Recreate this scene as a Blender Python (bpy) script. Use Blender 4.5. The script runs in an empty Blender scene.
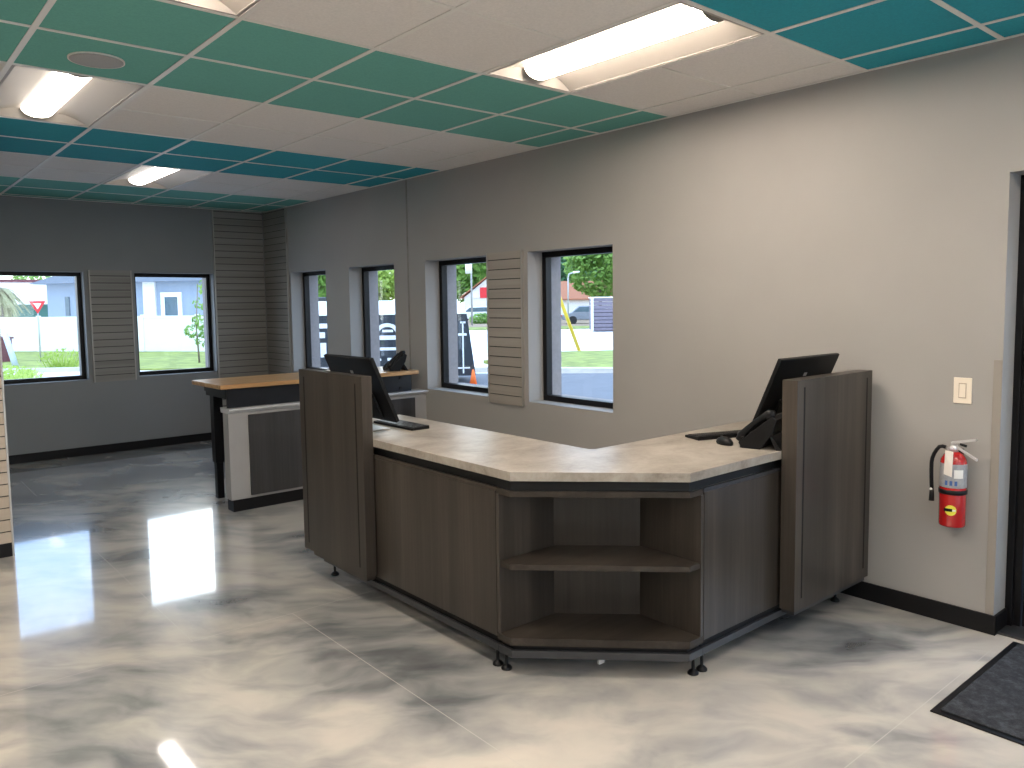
import bpy, bmesh, math, random
from mathutils import Vector, Matrix
random.seed(7)
scene = bpy.context.scene
COL = scene.collection
R = math.radians

# ------------------------------------------------------------------ materials
def new_mat(name):
    m = bpy.data.materials.new(name); m.use_nodes = True
    nt = m.node_tree
    for n in list(nt.nodes): nt.nodes.remove(n)
    out = nt.nodes.new('ShaderNodeOutputMaterial')
    b = nt.nodes.new('ShaderNodeBsdfPrincipled')
    nt.links.new(b.outputs[0], out.inputs[0])
    return m, nt, b, out
def N(nt, t, **kw):
    n = nt.nodes.new(t)
    for k, v in kw.items():
        if k in ('operation', 'blend_type', 'data_type', 'noise_dimensions', 'feature', 'distance', 'wave_type', 'bands_direction', 'vector_type', 'normalize'):
            setattr(n, k, v)
        else:
            n.inputs[k].default_value = v
    return n
def ramp(nt, stops, fac=None, interp='LINEAR'):
    r = nt.nodes.new('ShaderNodeValToRGB'); cr = r.color_ramp; cr.interpolation = interp
    while len(cr.elements) < len(stops): cr.elements.new(0.5)
    for e, (p, c) in zip(cr.elements, stops):
        e.position = p; e.color = (*c, 1) if len(c) == 3 else c
    if fac: nt.links.new(fac, r.inputs[0])
    return r
def coords(nt, scale=(1, 1, 1), kind='Object', rot=(0, 0, 0)):
    tc = nt.nodes.new('ShaderNodeTexCoord'); mp = nt.nodes.new('ShaderNodeMapping')
    mp.inputs['Scale'].default_value = scale; mp.inputs['Rotation'].default_value = rot
    nt.links.new(tc.outputs[kind], mp.inputs[0])
    return mp.outputs[0]
def simple(name, col, rough=0.5, metal=0.0, var=0.08, vscale=6, bump=0.0, bscale=200, coat=0.0, spec=0.5):
    m, nt, b, out = new_mat(name)
    v = coords(nt)
    n = N(nt, 'ShaderNodeTexNoise', Scale=vscale, Detail=4.0); nt.links.new(v, n.inputs['Vector'])
    lo = tuple(max(0, c * (1 - var)) for c in col); hi = tuple(min(1, c * (1 + var)) for c in col)
    r = ramp(nt, [(0.3, lo), (0.7, hi)], n.outputs[0])
    nt.links.new(r.outputs[0], b.inputs['Base Color'])
    b.inputs['Roughness'].default_value = rough; b.inputs['Metallic'].default_value = metal
    b.inputs['Coat Weight'].default_value = coat; b.inputs['Specular IOR Level'].default_value = spec
    if bump:
        n2 = N(nt, 'ShaderNodeTexNoise', Scale=bscale, Detail=3.0); nt.links.new(v, n2.inputs['Vector'])
        bp = N(nt, 'ShaderNodeBump', Strength=bump, Distance=0.002)
        nt.links.new(n2.outputs[0], bp.inputs['Height']); nt.links.new(bp.outputs[0], b.inputs['Normal'])
    return m
def wood(name, c_dark, c_mid, c_light, grain_axis='z', rough=0.5, fine=60, spec=0.5):
    """streaky laminate / wood; grain runs along grain_axis"""
    m, nt, b, out = new_mat(name)
    s = {'z': (1, 1, 0.035), 'x': (0.035, 1, 1), 'y': (1, 0.035, 1)}[grain_axis]
    v = coords(nt, s)
    n1 = N(nt, 'ShaderNodeTexNoise', Scale=fine, Detail=6.0, Roughness=0.65); nt.links.new(v, n1.inputs['Vector'])
    n2 = N(nt, 'ShaderNodeTexNoise', Scale=7.0, Detail=3.0); nt.links.new(v, n2.inputs['Vector'])
    mx = N(nt, 'ShaderNodeMath', operation='MULTIPLY_ADD'); nt.links.new(n1.outputs[0], mx.inputs[0]); mx.inputs[1].default_value = 0.35
    m2 = N(nt, 'ShaderNodeMath', operation='MULTIPLY'); nt.links.new(n2.outputs[0], m2.inputs[0]); m2.inputs[1].default_value = 0.65
    nt.links.new(m2.outputs[0], mx.inputs[2])
    r = ramp(nt, [(0.34, c_dark), (0.5, c_mid), (0.66, c_light)], mx.outputs[0])
    nt.links.new(r.outputs[0], b.inputs['Base Color'])
    b.inputs['Roughness'].default_value = rough; b.inputs['Specular IOR Level'].default_value = spec
    bp = N(nt, 'ShaderNodeBump', Strength=0.12, Distance=0.001)
    nt.links.new(n1.outputs[0], bp.inputs['Height']); nt.links.new(bp.outputs[0], b.inputs['Normal'])
    return m
def emis(name, col, strength):
    m = bpy.data.materials.new(name); m.use_nodes = True; nt = m.node_tree
    for n in list(nt.nodes): nt.nodes.remove(n)
    out = nt.nodes.new('ShaderNodeOutputMaterial'); e = nt.nodes.new('ShaderNodeEmission')
    e.inputs[0].default_value = (*col, 1); e.inputs[1].default_value = strength
    nt.links.new(e.outputs[0], out.inputs[0]); return m

M = {}
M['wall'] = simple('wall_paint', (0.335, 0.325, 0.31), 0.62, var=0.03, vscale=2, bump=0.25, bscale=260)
M['wall_shaded'] = simple('wall_paint_shaded', (0.235, 0.24, 0.245), 0.6, var=0.03, vscale=2, bump=0.25, bscale=260)  # same wall paint with the back wall's shade put into its colour
M['tile_white'] = simple('ceiling_tile_white', (0.74, 0.70, 0.66), 0.9, var=0.05, vscale=90, bump=0.5, bscale=180)
M['tile_green'] = simple('ceiling_tile_green', (0.13, 0.39, 0.33), 0.9, var=0.06, vscale=90, bump=0.4, bscale=180)
M['tile_teal'] = simple('ceiling_tile_teal', (0.013, 0.29, 0.36), 0.9, var=0.08, vscale=90, bump=0.4, bscale=180)
M['tbar'] = simple('ceiling_grid_metal', (0.74, 0.71, 0.66), 0.45, var=0.02)
M['base'] = simple('black_rubber_base', (0.005, 0.005, 0.006), 0.5, var=0.2, spec=0.25)
M['black_metal'] = simple('black_anodised_metal', (0.005, 0.005, 0.006), 0.4, var=0.2, spec=0.25)
M['black_plastic'] = simple('black_plastic', (0.005, 0.0055, 0.0065), 0.42, var=0.15, spec=0.25)
M['screen'] = simple('black_glass_screen', (0.006, 0.007, 0.009), 0.08, var=0.1)
M['silver'] = simple('silver_metal', (0.66, 0.66, 0.67), 0.35, metal=0.6, var=0.05)
M['rail_metal'] = simple('dark_rail_metal', (0.045, 0.047, 0.052), 0.33, metal=0.3, var=0.08)
M['recess'] = simple('dark_recess_strip', (0.008, 0.009, 0.010), 0.4, var=0.1, spec=0.3)
M['navy_metal'] = simple('dark_slate_metal', (0.012, 0.014, 0.019), 0.35, metal=0.1, spec=0.35, var=0.1)
M['lam'] = wood('grey_brown_laminate', (0.026, 0.0215, 0.018), (0.043, 0.036, 0.030), (0.072, 0.060, 0.050), 'z', 0.34, spec=0.42)
M['lam_x'] = wood('grey_brown_laminate_flat', (0.021, 0.017, 0.014), (0.034, 0.028, 0.023), (0.056, 0.046, 0.038), 'x', 0.4, spec=0.25)
M['lam_grey'] = wood('dark_grey_laminate', (0.022, 0.022, 0.023), (0.036, 0.036, 0.037), (0.056, 0.056, 0.058), 'z', 0.42)
M['pony'] = simple('light_grey_paint', (0.33, 0.33, 0.335), 0.5, var=0.03)
M['cap'] = simple('pale_cap_laminate', (0.55, 0.56, 0.58), 0.35, var=0.03)
M['slat_grey'] = wood('weathered_grey_slats', (0.20, 0.185, 0.17), (0.25, 0.235, 0.215), (0.30, 0.28, 0.26), 'x', 0.5, 40)
M['slat_grey_y'] = wood('weathered_grey_slats_side', (0.20, 0.185, 0.17), (0.25, 0.235, 0.215), (0.30, 0.28, 0.26), 'y', 0.5, 40)
M['slat_beige_y'] = wood('beige_grey_slats', (0.27, 0.245, 0.215), (0.33, 0.30, 0.265), (0.38, 0.35, 0.31), 'y', 0.5, 40)
M['slat_beige_x'] = wood('warm_beige_slats', (0.42, 0.35, 0.28), (0.50, 0.42, 0.34), (0.56, 0.48, 0.40), 'x', 0.5, 40)
M['trim_al'] = simple('brushed_trim', (0.42, 0.40, 0.37), 0.35, metal=0.5, var=0.05)
M['groove'] = simple('slat_groove_dark', (0.035, 0.032, 0.03), 0.7, var=0.1)
M['guard'] = simple('corner_guard_vinyl', (0.29, 0.265, 0.235), 0.4, var=0.03)
M['switch'] = simple('almond_plastic', (0.80, 0.72, 0.60), 0.35, var=0.02)
M['switch_shadow'] = simple('almond_painted_shadow', (0.45, 0.37, 0.28), 0.5, var=0.02)  # darker almond painted in for the shadow around the rocker
M['red'] = simple('extinguisher_red', (0.42, 0.012, 0.012), 0.25, var=0.05, coat=0.6)
M['label_grey'] = simple('grey_label', (0.33, 0.34, 0.36), 0.4, var=0.15, vscale=60)
M['white'] = simple('white_plastic', (0.82, 0.81, 0.78), 0.45, var=0.02)
M['paper'] = simple('paper_tag', (0.78, 0.74, 0.70), 0.7, var=0.03)
M['yellow'] = simple('yellow_sticker', (0.75, 0.68, 0.06), 0.5, var=0.05)
M['lime'] = simple('lime_sticker', (0.5, 0.62, 0.08), 0.5, var=0.05)
M['blue'] = simple('blue_print', (0.05, 0.12, 0.35), 0.5, var=0.05)
M['housing'] = simple('white_enamel_reflector', (0.32, 0.295, 0.265), 0.5, var=0.02)
M['lens'] = emis('lit_diffuser', (1.0, 0.89, 0.77), 13.0)
M['lens_dim'] = emis('lit_diffuser_dim', (1.0, 0.92, 0.84), 9.0)
M['lens_near'] = emis('lit_diffuser_near', (1.0, 0.85, 0.71), 46.0)
M['lens_added'] = emis('lit_diffuser_added', (1.0, 0.87, 0.75), 30.0)  # brighter emission for the added lights out of view
M['speaker'] = simple('speaker_grille', (0.34, 0.33, 0.32), 0.6, var=0.15, vscale=300)
M['roofm'] = simple('unseen_roof_slab', (0.3, 0.3, 0.3), 0.9)

# butcher block: long staves with slightly different tones
def butcher():
    m, nt, b, out = new_mat('butcher_block_oak')
    v = coords(nt, (1.2, 24, 24))
    vo = N(nt, 'ShaderNodeTexVoronoi', Scale=1.0); nt.links.new(v, vo.inputs['Vector'])
    v2 = coords(nt, (2, 60, 60)); n = N(nt, 'ShaderNodeTexNoise', Scale=1.5, Detail=5.0); nt.links.new(v2, n.inputs['Vector'])
    sx = nt.nodes.new('ShaderNodeSeparateColor'); nt.links.new(vo.outputs['Color'], sx.inputs[0])
    ad = N(nt, 'ShaderNodeMath', operation='MULTIPLY_ADD'); nt.links.new(sx.outputs[0], ad.inputs[0]); ad.inputs[1].default_value = 0.45
    hf = N(nt, 'ShaderNodeMath', operation='MULTIPLY'); nt.links.new(n.outputs[0], hf.inputs[0]); hf.inputs[1].default_value = 0.55
    nt.links.new(hf.outputs[0], ad.inputs[2])
    r = ramp(nt, [(0.2, (0.36, 0.19, 0.075)), (0.5, (0.52, 0.31, 0.14)), (0.85, (0.64, 0.42, 0.21))], ad.outputs[0])
    nt.links.new(r.outputs[0], b.inputs['Base Color']); b.inputs['Roughness'].default_value = 0.35
    return m
M['butcher'] = butcher()

# countertop: washed concrete / driftwood laminate
def counter_mat():
    m, nt, b, out = new_mat('washed_stone_laminate')
    v = coords(nt, (1.0, 1.6, 1.6)); n1 = N(nt, 'ShaderNodeTexNoise', Scale=3.2, Detail=8.0, Roughness=0.62, Distortion=0.6); nt.links.new(v, n1.inputs['Vector'])
    v2 = coords(nt, (1, 1, 1)); n2 = N(nt, 'ShaderNodeTexNoise', Scale=38.0, Detail=5.0, Roughness=0.7); nt.links.new(v2, n2.inputs['Vector'])
    ad = N(nt, 'ShaderNodeMath', operation='MULTIPLY_ADD'); nt.links.new(n1.outputs[0], ad.inputs[0]); ad.inputs[1].default_value = 0.72
    hf = N(nt, 'ShaderNodeMath', operation='MULTIPLY'); nt.links.new(n2.outputs[0], hf.inputs[0]); hf.inputs[1].default_value = 0.28
    nt.links.new(hf.outputs[0], ad.inputs[2])
    r = ramp(nt, [(0.33, (0.15, 0.125, 0.10)), (0.46, (0.27, 0.24, 0.205)), (0.6, (0.36, 0.33, 0.29)), (0.75, (0.42, 0.39, 0.35))], ad.outputs[0])
    nt.links.new(r.outputs[0], b.inputs['Base Color']); b.inputs['Roughness'].default_value = 0.36
    return m
M['counter'] = counter_mat()

# floor: marbled metallic epoxy, high gloss, with saw-cut joints
def floor_mat():
    m, nt, b, out = new_mat('marbled_epoxy')
    tc = nt.nodes.new('ShaderNodeTexCoord')
    L = nt.links
    warp = N(nt, 'ShaderNodeTexNoise', Scale=1.1, Detail=3.0); L.new(tc.outputs['Object'], warp.inputs['Vector'])
    wv = N(nt, 'ShaderNodeVectorMath', operation='MULTIPLY_ADD'); L.new(warp.outputs['Color'], wv.inputs[0])
    wv.inputs[1].default_value = (0.6, 0.6, 0); L.new(tc.outputs['Object'], wv.inputs[2])
    rot = nt.nodes.new('ShaderNodeMapping'); L.new(wv.outputs[0], rot.inputs[0]); rot.inputs['Rotation'].default_value = (0, 0, R(40))
    mp = nt.nodes.new('ShaderNodeMapping'); L.new(rot.outputs[0], mp.inputs[0]); mp.inputs['Scale'].default_value = (0.85, 1.25, 1)
    n1 = N(nt, 'ShaderNodeTexNoise', Scale=1.25, Detail=6.0, Roughness=0.5, Distortion=0.25); L.new(mp.outputs[0], n1.inputs['Vector'])
    mp2 = nt.nodes.new('ShaderNodeMapping'); L.new(rot.outputs[0], mp2.inputs[0]); mp2.inputs['Scale'].default_value = (0.8, 1.8, 1); mp2.inputs['Location'].default_value = (3.1, 7.7, 0)
    n2 = N(nt, 'ShaderNodeTexNoise', Scale=3.0, Detail=6.0, Roughness=0.5, Distortion=0.2); L.new(mp2.outputs[0], n2.inputs['Vector'])
    ad = N(nt, 'ShaderNodeMath', operation='MULTIPLY_ADD'); L.new(n1.outputs[0], ad.inputs[0]); ad.inputs[1].default_value = 0.66
    hf = N(nt, 'ShaderNodeMath', operation='MULTIPLY'); L.new(n2.outputs[0], hf.inputs[0]); hf.inputs[1].default_value = 0.34; L.new(hf.outputs[0], ad.inputs[2])
    # broad pools of the darker pigment
    sep = nt.nodes.new('ShaderNodeSeparateXYZ'); L.new(tc.outputs['Object'], sep.inputs[0])
    total = None
    def blob(cx, cy, rx, ry, amt):
        nonlocal total
        s = N(nt, 'ShaderNodeVectorMath', operation='SUBTRACT'); L.new(wv.outputs[0], s.inputs[0]); s.inputs[1].default_value = (cx + .3, cy + .3, 0)
        d = N(nt, 'ShaderNodeVectorMath', operation='DIVIDE'); L.new(s.outputs[0], d.inputs[0]); d.inputs[1].default_value = (rx, ry, 1)
        z = N(nt, 'ShaderNodeVectorMath', operation='MULTIPLY'); L.new(d.outputs[0], z.inputs[0]); z.inputs[1].default_value = (1, 1, 0)
        l = N(nt, 'ShaderNodeVectorMath', operation='LENGTH'); L.new(z.outputs[0], l.inputs[0])
        mr = nt.nodes.new('ShaderNodeMapRange'); mr.interpolation_type = 'SMOOTHSTEP'; L.new(l.outputs['Value'], mr.inputs[0])
        mr.inputs[1].default_value = 0.0; mr.inputs[2].default_value = 1.0; mr.inputs[3].default_value = amt; mr.inputs[4].default_value = 0
        if total is None: total = mr.outputs[0]
        else:
            a = N(nt, 'ShaderNodeMath', operation='ADD'); L.new(total, a.inputs[0]); L.new(mr.outputs[0], a.inputs[1]); total = a.outputs[0]
    for bl in FLOOR_POOLS: blob(*bl)
    sb = N(nt, 'ShaderNodeMath', operation='SUBTRACT'); L.new(ad.outputs[0], sb.inputs[0]); L.new(total, sb.inputs[1])
    r = ramp(nt, [(0.12, (0.03, 0.036, 0.043)), (0.27, (0.07, 0.078, 0.086)), (0.36, (0.19, 0.20, 0.208)), (0.44, (0.38, 0.38, 0.375)), (0.54, (0.60, 0.57, 0.52)), (0.70, (0.76, 0.70, 0.61))], sb.outputs[0])
    # joints
    def line(axis, val, lo=None, hi=None, other=None, w=0.0022):
        s = N(nt, 'ShaderNodeMath', operation='SUBTRACT'); L.new(sep.outputs[axis], s.inputs[0]); s.inputs[1].default_value = val
        a = N(nt, 'ShaderNodeMath', operation='ABSOLUTE'); L.new(s.outputs[0], a.inputs[0])
        c = N(nt, 'ShaderNodeMath', operation='LESS_THAN'); L.new(a.outputs[0], c.inputs[0]); c.inputs[1].default_value = w
        o = c.outputs[0]
        if other is not None:
            for op, v in (('GREATER_THAN', lo), ('LESS_THAN', hi)):
                g = N(nt, 'ShaderNodeMath', operation=op); L.new(sep.outputs[other], g.inputs[0]); g.inputs[1].default_value = v
                mm = N(nt, 'ShaderNodeMath', operation='MULTIPLY'); L.new(o, mm.inputs[0]); L.new(g.outputs[0], mm.inputs[1]); o = mm.outputs[0]
        return o
    ls = [line(1, 3.735), line(1, 1.21), line(0, 1.67, -9, 3.735, 1), line(0, 1.17, 3.735, 12, 1), line(0, -1.3)]
    o = ls[0]
    for x in ls[1:]:
        a = N(nt, 'ShaderNodeMath', operation='MAXIMUM'); L.new(o, a.inputs[0]); L.new(x, a.inputs[1]); o = a.outputs[0]
    sc = N(nt, 'ShaderNodeMath', operation='MULTIPLY'); L.new(o, sc.inputs[0]); sc.inputs[1].default_value = 0.5
    mx = nt.nodes.new('ShaderNodeMix'); mx.data_type = 'RGBA'; L.new(sc.outputs[0], mx.inputs[0]); L.new(r.outputs[0], mx.inputs[6]); mx.inputs[7].default_value = (0.62, 0.6, 0.56, 1)
    L.new(mx.outputs[2], b.inputs['Base Color'])
    b.inputs['Roughness'].default_value = 0.22; b.inputs['IOR'].default_value = 1.5
    b.inputs['Coat Weight'].default_value = 1.0; b.inputs['Coat Roughness'].default_value = 0.05; b.inputs['Coat IOR'].default_value = 1.85
    bn = N(nt, 'ShaderNodeTexNoise', Scale=3.0, Detail=3.0); L.new(tc.outputs['Object'], bn.inputs['Vector'])
    bp = N(nt, 'ShaderNodeBump', Strength=0.02, Distance=0.004); L.new(bn.outputs[0], bp.inputs['Height'])
    L.new(bp.outputs[0], b.inputs['Normal']); L.new(bp.outputs[0], b.inputs['Coat Normal'])
    return m
FLOOR_POOLS = [(1.75, 3.25, 0.55, 0.7, 0.10), (2.6, 7.6, 3.4, 1.9, 0.06), (0.9, 4.1, 0.5, 0.35, 0.10), (1.7, 3.0, 0.3, 0.9, 0.05),
               (3.2, 1.55, 1.0, 0.3, 0.06), (3.8, 1.6, 0.6, 0.35, 0.05), (2.3, 4.6, 0.7, 0.5, 0.10), (2.0, 2.2, 0.9, 0.9, -0.05), (2.6, 1.45, .9, .45, -0.04), (3.4, 0.9, .6, .5, .03), (0.9, 3.0, 1.2, 1.5, .035)]
M['floor'] = floor_mat()

def mat_mat():
    m, nt, b, out = new_mat('entrance_mat_pile')
    v = coords(nt); n = N(nt, 'ShaderNodeTexNoise', Scale=26.0, Detail=6.0, Roughness=0.75); nt.links.new(v, n.inputs['Vector'])
    r = ramp(nt, [(0.35, (0.012, 0.014, 0.018)), (0.5, (0.028, 0.031, 0.037)), (0.68, (0.065, 0.07, 0.08))], n.outputs[0])
    nt.links.new(r.outputs[0], b.inputs['Base Color']); b.inputs['Roughness'].default_value = 0.95
    n2 = N(nt, 'ShaderNodeTexNoise', Scale=320.0, Detail=2.0); nt.links.new(v, n2.inputs['Vector'])
    bp = N(nt, 'ShaderNodeBump', Strength=0.9, Distance=0.004); nt.links.new(n2.outputs[0], bp.inputs['Height']); nt.links.new(bp.outputs[0], b.inputs['Normal'])
    return m
M['mat'] = mat_mat()
def glass_mat():
    m = bpy.data.materials.new('window_glass'); m.use_nodes = True; nt = m.node_tree
    for n in list(nt.nodes): nt.nodes.remove(n)
    out = nt.nodes.new('ShaderNodeOutputMaterial'); t = nt.nodes.new('ShaderNodeBsdfTransparent'); g = nt.nodes.new('ShaderNodeBsdfGlossy')
    t.inputs[0].default_value = (0.93, 0.96, 0.95, 1); g.inputs['Roughness'].default_value = 0.02
    lw = nt.nodes.new('ShaderNodeLayerWeight'); lw.inputs[0].default_value = 0.5
    pw = N(nt, 'ShaderNodeMath', operation='POWER'); nt.links.new(lw.outputs['Facing'], pw.inputs[0]); pw.inputs[1].default_value = 5.0
    f = N(nt, 'ShaderNodeMath', operation='MULTIPLY_ADD'); nt.links.new(pw.outputs[0], f.inputs[0]); f.inputs[1].default_value = 0.9; f.inputs[2].default_value = 0.04
    mx = nt.nodes.new('ShaderNodeMixShader'); nt.links.new(f.outputs[0], mx.inputs[0]); nt.links.new(t.outputs[0], mx.inputs[1]); nt.links.new(g.outputs[0], mx.inputs[2])
    nt.links.new(mx.outputs[0], out.inputs[0]); return m
M['glass'] = glass_mat()
# outdoors
def leafm(name, a, b_):
    m, nt, b, out = new_mat(name)
    v = coords(nt); n = N(nt, 'ShaderNodeTexNoise', Scale=1.6, Detail=4.0); nt.links.new(v, n.inputs['Vector'])
    r = ramp(nt, [(0.35, a), (0.65, b_)], n.outputs[0]); nt.links.new(r.outputs[0], b.inputs['Base Color']); b.inputs['Roughness'].default_value = 0.7
    tr = nt.nodes.new('ShaderNodeBsdfTranslucent'); nt.links.new(r.outputs[0], tr.inputs[0])
    mx = nt.nodes.new('ShaderNodeMixShader'); mx.inputs[0].default_value = 0.4
    nt.links.new(b.outputs[0], mx.inputs[1]); nt.links.new(tr.outputs[0], mx.inputs[2]); nt.links.new(mx.outputs[0], out.inputs[0])
    return m
M['leaf'] = leafm('bright_leaves', (0.17, 0.32, 0.06), (0.36, 0.54, 0.14))
M['leaf_dark'] = leafm('dark_leaves', (0.08, 0.20, 0.10), (0.17, 0.34, 0.16))
M['leaf_yellow'] = leafm('yellow_green_leaves', (0.30, 0.42, 0.06), (0.48, 0.60, 0.15))
M['frond'] = leafm('dry_fronds', (0.26, 0.24, 0.12), (0.42, 0.44, 0.24))
M['grass'] = simple('lawn_grass', (0.24, 0.275, 0.06), 0.9, var=0.35, vscale=2.5)
M['asphalt'] = simple('asphalt', (0.145, 0.15, 0.17), 0.9, var=0.06, vscale=3)
M['concrete'] = simple('pale_concrete', (0.82, 0.80, 0.78), 0.9, var=0.03)
M['kerb'] = simple('kerb_concrete', (0.55, 0.50, 0.44), 0.9, var=0.08)
M['mulch'] = simple('brown_mulch', (0.30, 0.21, 0.14), 0.95, var=0.2, vscale=5)
M['fence'] = simple('white_vinyl_fence', (0.88, 0.88, 0.88), 0.6, var=0.01)
M['house_blue'] = simple('pale_blue_siding', (0.29, 0.34, 0.41), 0.8, var=0.03)
M['roof_grey'] = simple('grey_shingles', (0.15, 0.17, 0.20), 0.9, var=0.15, vscale=20)
M['roof_orange'] = simple('terracotta_roof', (0.38, 0.15, 0.08), 0.9, var=0.1)
M['house_white'] = simple('white_render', (0.8, 0.78, 0.74), 0.8, var=0.03)
M['green_wall'] = simple('green_wall', (0.06, 0.16, 0.13), 0.8, var=0.05)
M['win_dark'] = simple('dark_window', (0.10, 0.15, 0.18), 0.15, var=0.1)
M['sign_red'] = simple('sign_red', (0.75, 0.03, 0.04), 0.5, var=0.03)
M['sign_white'] = simple('sign_white', (0.85, 0.85, 0.85), 0.5, var=0.02)
M['post'] = simple('galvanised_post', (0.45, 0.46, 0.47), 0.5, metal=0.2)
M['pale_blue'] = simple('pale_guard_plastic', (0.60, 0.68, 0.78), 0.5)
M['yel_guard'] = simple('yellow_guard_plastic', (0.65, 0.45, 0.03), 0.5, var=0.03)
M['maroon'] = simple('maroon_box', (0.16, 0.05, 0.06), 0.7)
M['trailer'] = simple('black_trailer_skin', (0.03, 0.035, 0.042), 0.35, var=0.1)
M['purple_wood'] = simple('mauve_boards', (0.18, 0.15, 0.185), 0.8, var=0.08)
M['car_silver'] = simple('silver_car_paint', (0.25, 0.27, 0.31), 0.3, metal=0.3)
M['car_white'] = simple('white_car_paint', (0.8, 0.8, 0.8), 0.3)
M['car_dark'] = simple('dark_car_paint', (0.10, 0.12, 0.15), 0.3)
M['tyre'] = simple('tyre_rubber', (0.02, 0.02, 0.02), 0.8)
M['orange'] = simple('traffic_orange', (0.85, 0.16, 0.02), 0.6)
M['bark'] = simple('tree_bark', (0.24, 0.19, 0.15), 0.9, var=0.2)
M['brick'] = simple('pale_brick_face', (0.30, 0.27, 0.27), 0.85, var=0.08, vscale=30)

# ------------------------------------------------------------------ mesh helpers
class MB:
    def __init__(s): s.bm = bmesh.new(); s.mi = 0
    def face(s, vs):
        try:
            f = s.bm.faces.new(vs); f.material_index = s.mi; return f
        except ValueError: return None
    def box(s, x0, x1, y0, y1, z0, z1):
        v = [s.bm.verts.new((x, y, z)) for z in (z0, z1) for x, y in ((x0, y0), (x1, y0), (x1, y1), (x0, y1))]
        for q in ((3, 2, 1, 0), (4, 5, 6, 7), (0, 1, 5, 4), (1, 2, 6, 5), (2, 3, 7, 6), (3, 0, 4, 7)): s.face([v[i] for i in q])
        return s
    def prism(s, poly, z0, z1, axis='z'):
        def P(a, b, c):
            return {'z': (a, b, c), 'x': (c, a, b), 'y': (a, c, b)}[axis]
        lo = [s.bm.verts.new(P(a, b, z0)) for a, b in poly]; hi = [s.bm.verts.new(P(a, b, z1)) for a, b in poly]
        n = len(poly); s.face(lo[::-1]); s.face(hi)
        for i in range(n): s.face([lo[i], lo[(i + 1) % n], hi[(i + 1) % n], hi[i]])
        return s
    def hexa(s, pts):
        v = [s.bm.verts.new(p) for p in pts]
        for q in ((3, 2, 1, 0), (4, 5, 6, 7), (0, 1, 5, 4), (1, 2, 6, 5), (2, 3, 7, 6), (3, 0, 4, 7)): s.face([v[i] for i in q])
        return s
    def cyl(s, p0, p1, r0, r1=None, n=16, smooth=True):
        r1 = r0 if r1 is None else r1
        p0 = Vector(p0); p1 = Vector(p1); d = (p1 - p0).normalized()
        a = d.orthogonal().normalized(); b = d.cross(a)
        A = [s.bm.verts.new(p0 + (a * math.cos(t) + b * math.sin(t)) * r0) for t in [2 * math.pi * i / n for i in range(n)]]
        B = [s.bm.verts.new(p1 + (a * math.cos(t) + b * math.sin(t)) * r1) for t in [2 * math.pi * i / n for i in range(n)]]
        s.face(A[::-1]); s.face(B)
        for i in range(n):
            f = s.face([A[i], A[(i + 1) % n], B[(i + 1) % n], B[i]])
            if f and smooth: f.smooth = True
        return s
    def lathe(s, prof, c=(0, 0), n=24):
        rings = []
        for r, z in prof:
            rings.append([s.bm.verts.new((c[0] + r * math.cos(2 * math.pi * i / n), c[1] + r * math.sin(2 * math.pi * i / n), z)) for i in range(n)])
        for a, b in zip(rings, rings[1:]):
            for i in range(n):
                f = s.face([a[i], a[(i + 1) % n], b[(i + 1) % n], b[i]])
                if f: f.smooth = True
        s.face(rings[0][::-1]); s.face(rings[-1]); return s
    def tube(s, pts, r, n=10):
        pts = [Vector(p) for p in pts]; rings = []; prev = None
        for k, p in enumerate(pts):
            d = (pts[min(k + 1, len(pts) - 1)] - pts[max(k - 1, 0)]).normalized()
            a = d.orthogonal().normalized() if prev is None else (prev - d * prev.dot(d)).normalized()
            prev = a; b = d.cross(a); rr = r[k] if isinstance(r, (list, tuple)) else r
            rings.append([s.bm.verts.new(p + (a * math.cos(t) + b * math.sin(t)) * rr) for t in [2 * math.pi * i / n for i in range(n)]])
        for A, B in zip(rings, rings[1:]):
            for i in range(n):
                f = s.face([A[i], A[(i + 1) % n], B[(i + 1) % n], B[i]])
                if f: f.smooth = True
        s.face(rings[0][::-1]); s.face(rings[-1]); return s
    def quad(s, c, u, v):
        c, u, v = Vector(c), Vector(u), Vector(v)
        s.face([s.bm.verts.new(c - u - v), s.bm.verts.new(c + u - v), s.bm.verts.new(c + u + v), s.bm.verts.new(c - u + v)]); return s
    def build(s, name, mats, parent=None, bevel=0, local=False, **props):
        if not isinstance(mats, (list, tuple)): mats = [mats]
        off = Vector((0, 0, 0))
        if parent is not None and not local:
            q = parent
            while q: off += q.location; q = q.parent
            s.bm.transform(Matrix.Translation(-off))
        bmesh.ops.recalc_face_normals(s.bm, faces=s.bm.faces[:]) if props.pop('recalc', True) else None
        me = bpy.data.meshes.new(name); s.bm.to_mesh(me); s.bm.free()
        for m in mats: me.materials.append(M[m] if isinstance(m, str) else m)
        o = bpy.data.objects.new(name, me); COL.objects.link(o)
        if parent is not None: o.parent = parent
        if bevel:
            md = o.modifiers.new('bevel', 'BEVEL'); md.width = bevel; md.segments = 2; md.limit_method = 'ANGLE'; md.angle_limit = R(40)
        for k, v in props.items(): o[k] = v
        return o
def mb(): return MB()
def thing(name, label, cat, loc=(0, 0, 0), rz=0, group=None):
    o = bpy.data.objects.new(name, None); COL.objects.link(o); o.location = loc; o.rotation_euler = (0, 0, rz)
    o.empty_display_size = 0.1; o['label'] = label; o['category'] = cat
    if group: o['group'] = group
    return o
def tag(o, label, cat, group=None):
    o['label'] = label; o['category'] = cat
    if group: o['group'] = group
    return o
def struct(name, b, m, bevel=0): return b.build(name, m, None, bevel, kind='structure')
def recenter(o, loc):
    """move a single-mesh thing's origin to loc without moving its shape"""
    o.data.transform(Matrix.Translation(-Vector(loc))); o.location = loc; return o
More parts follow.
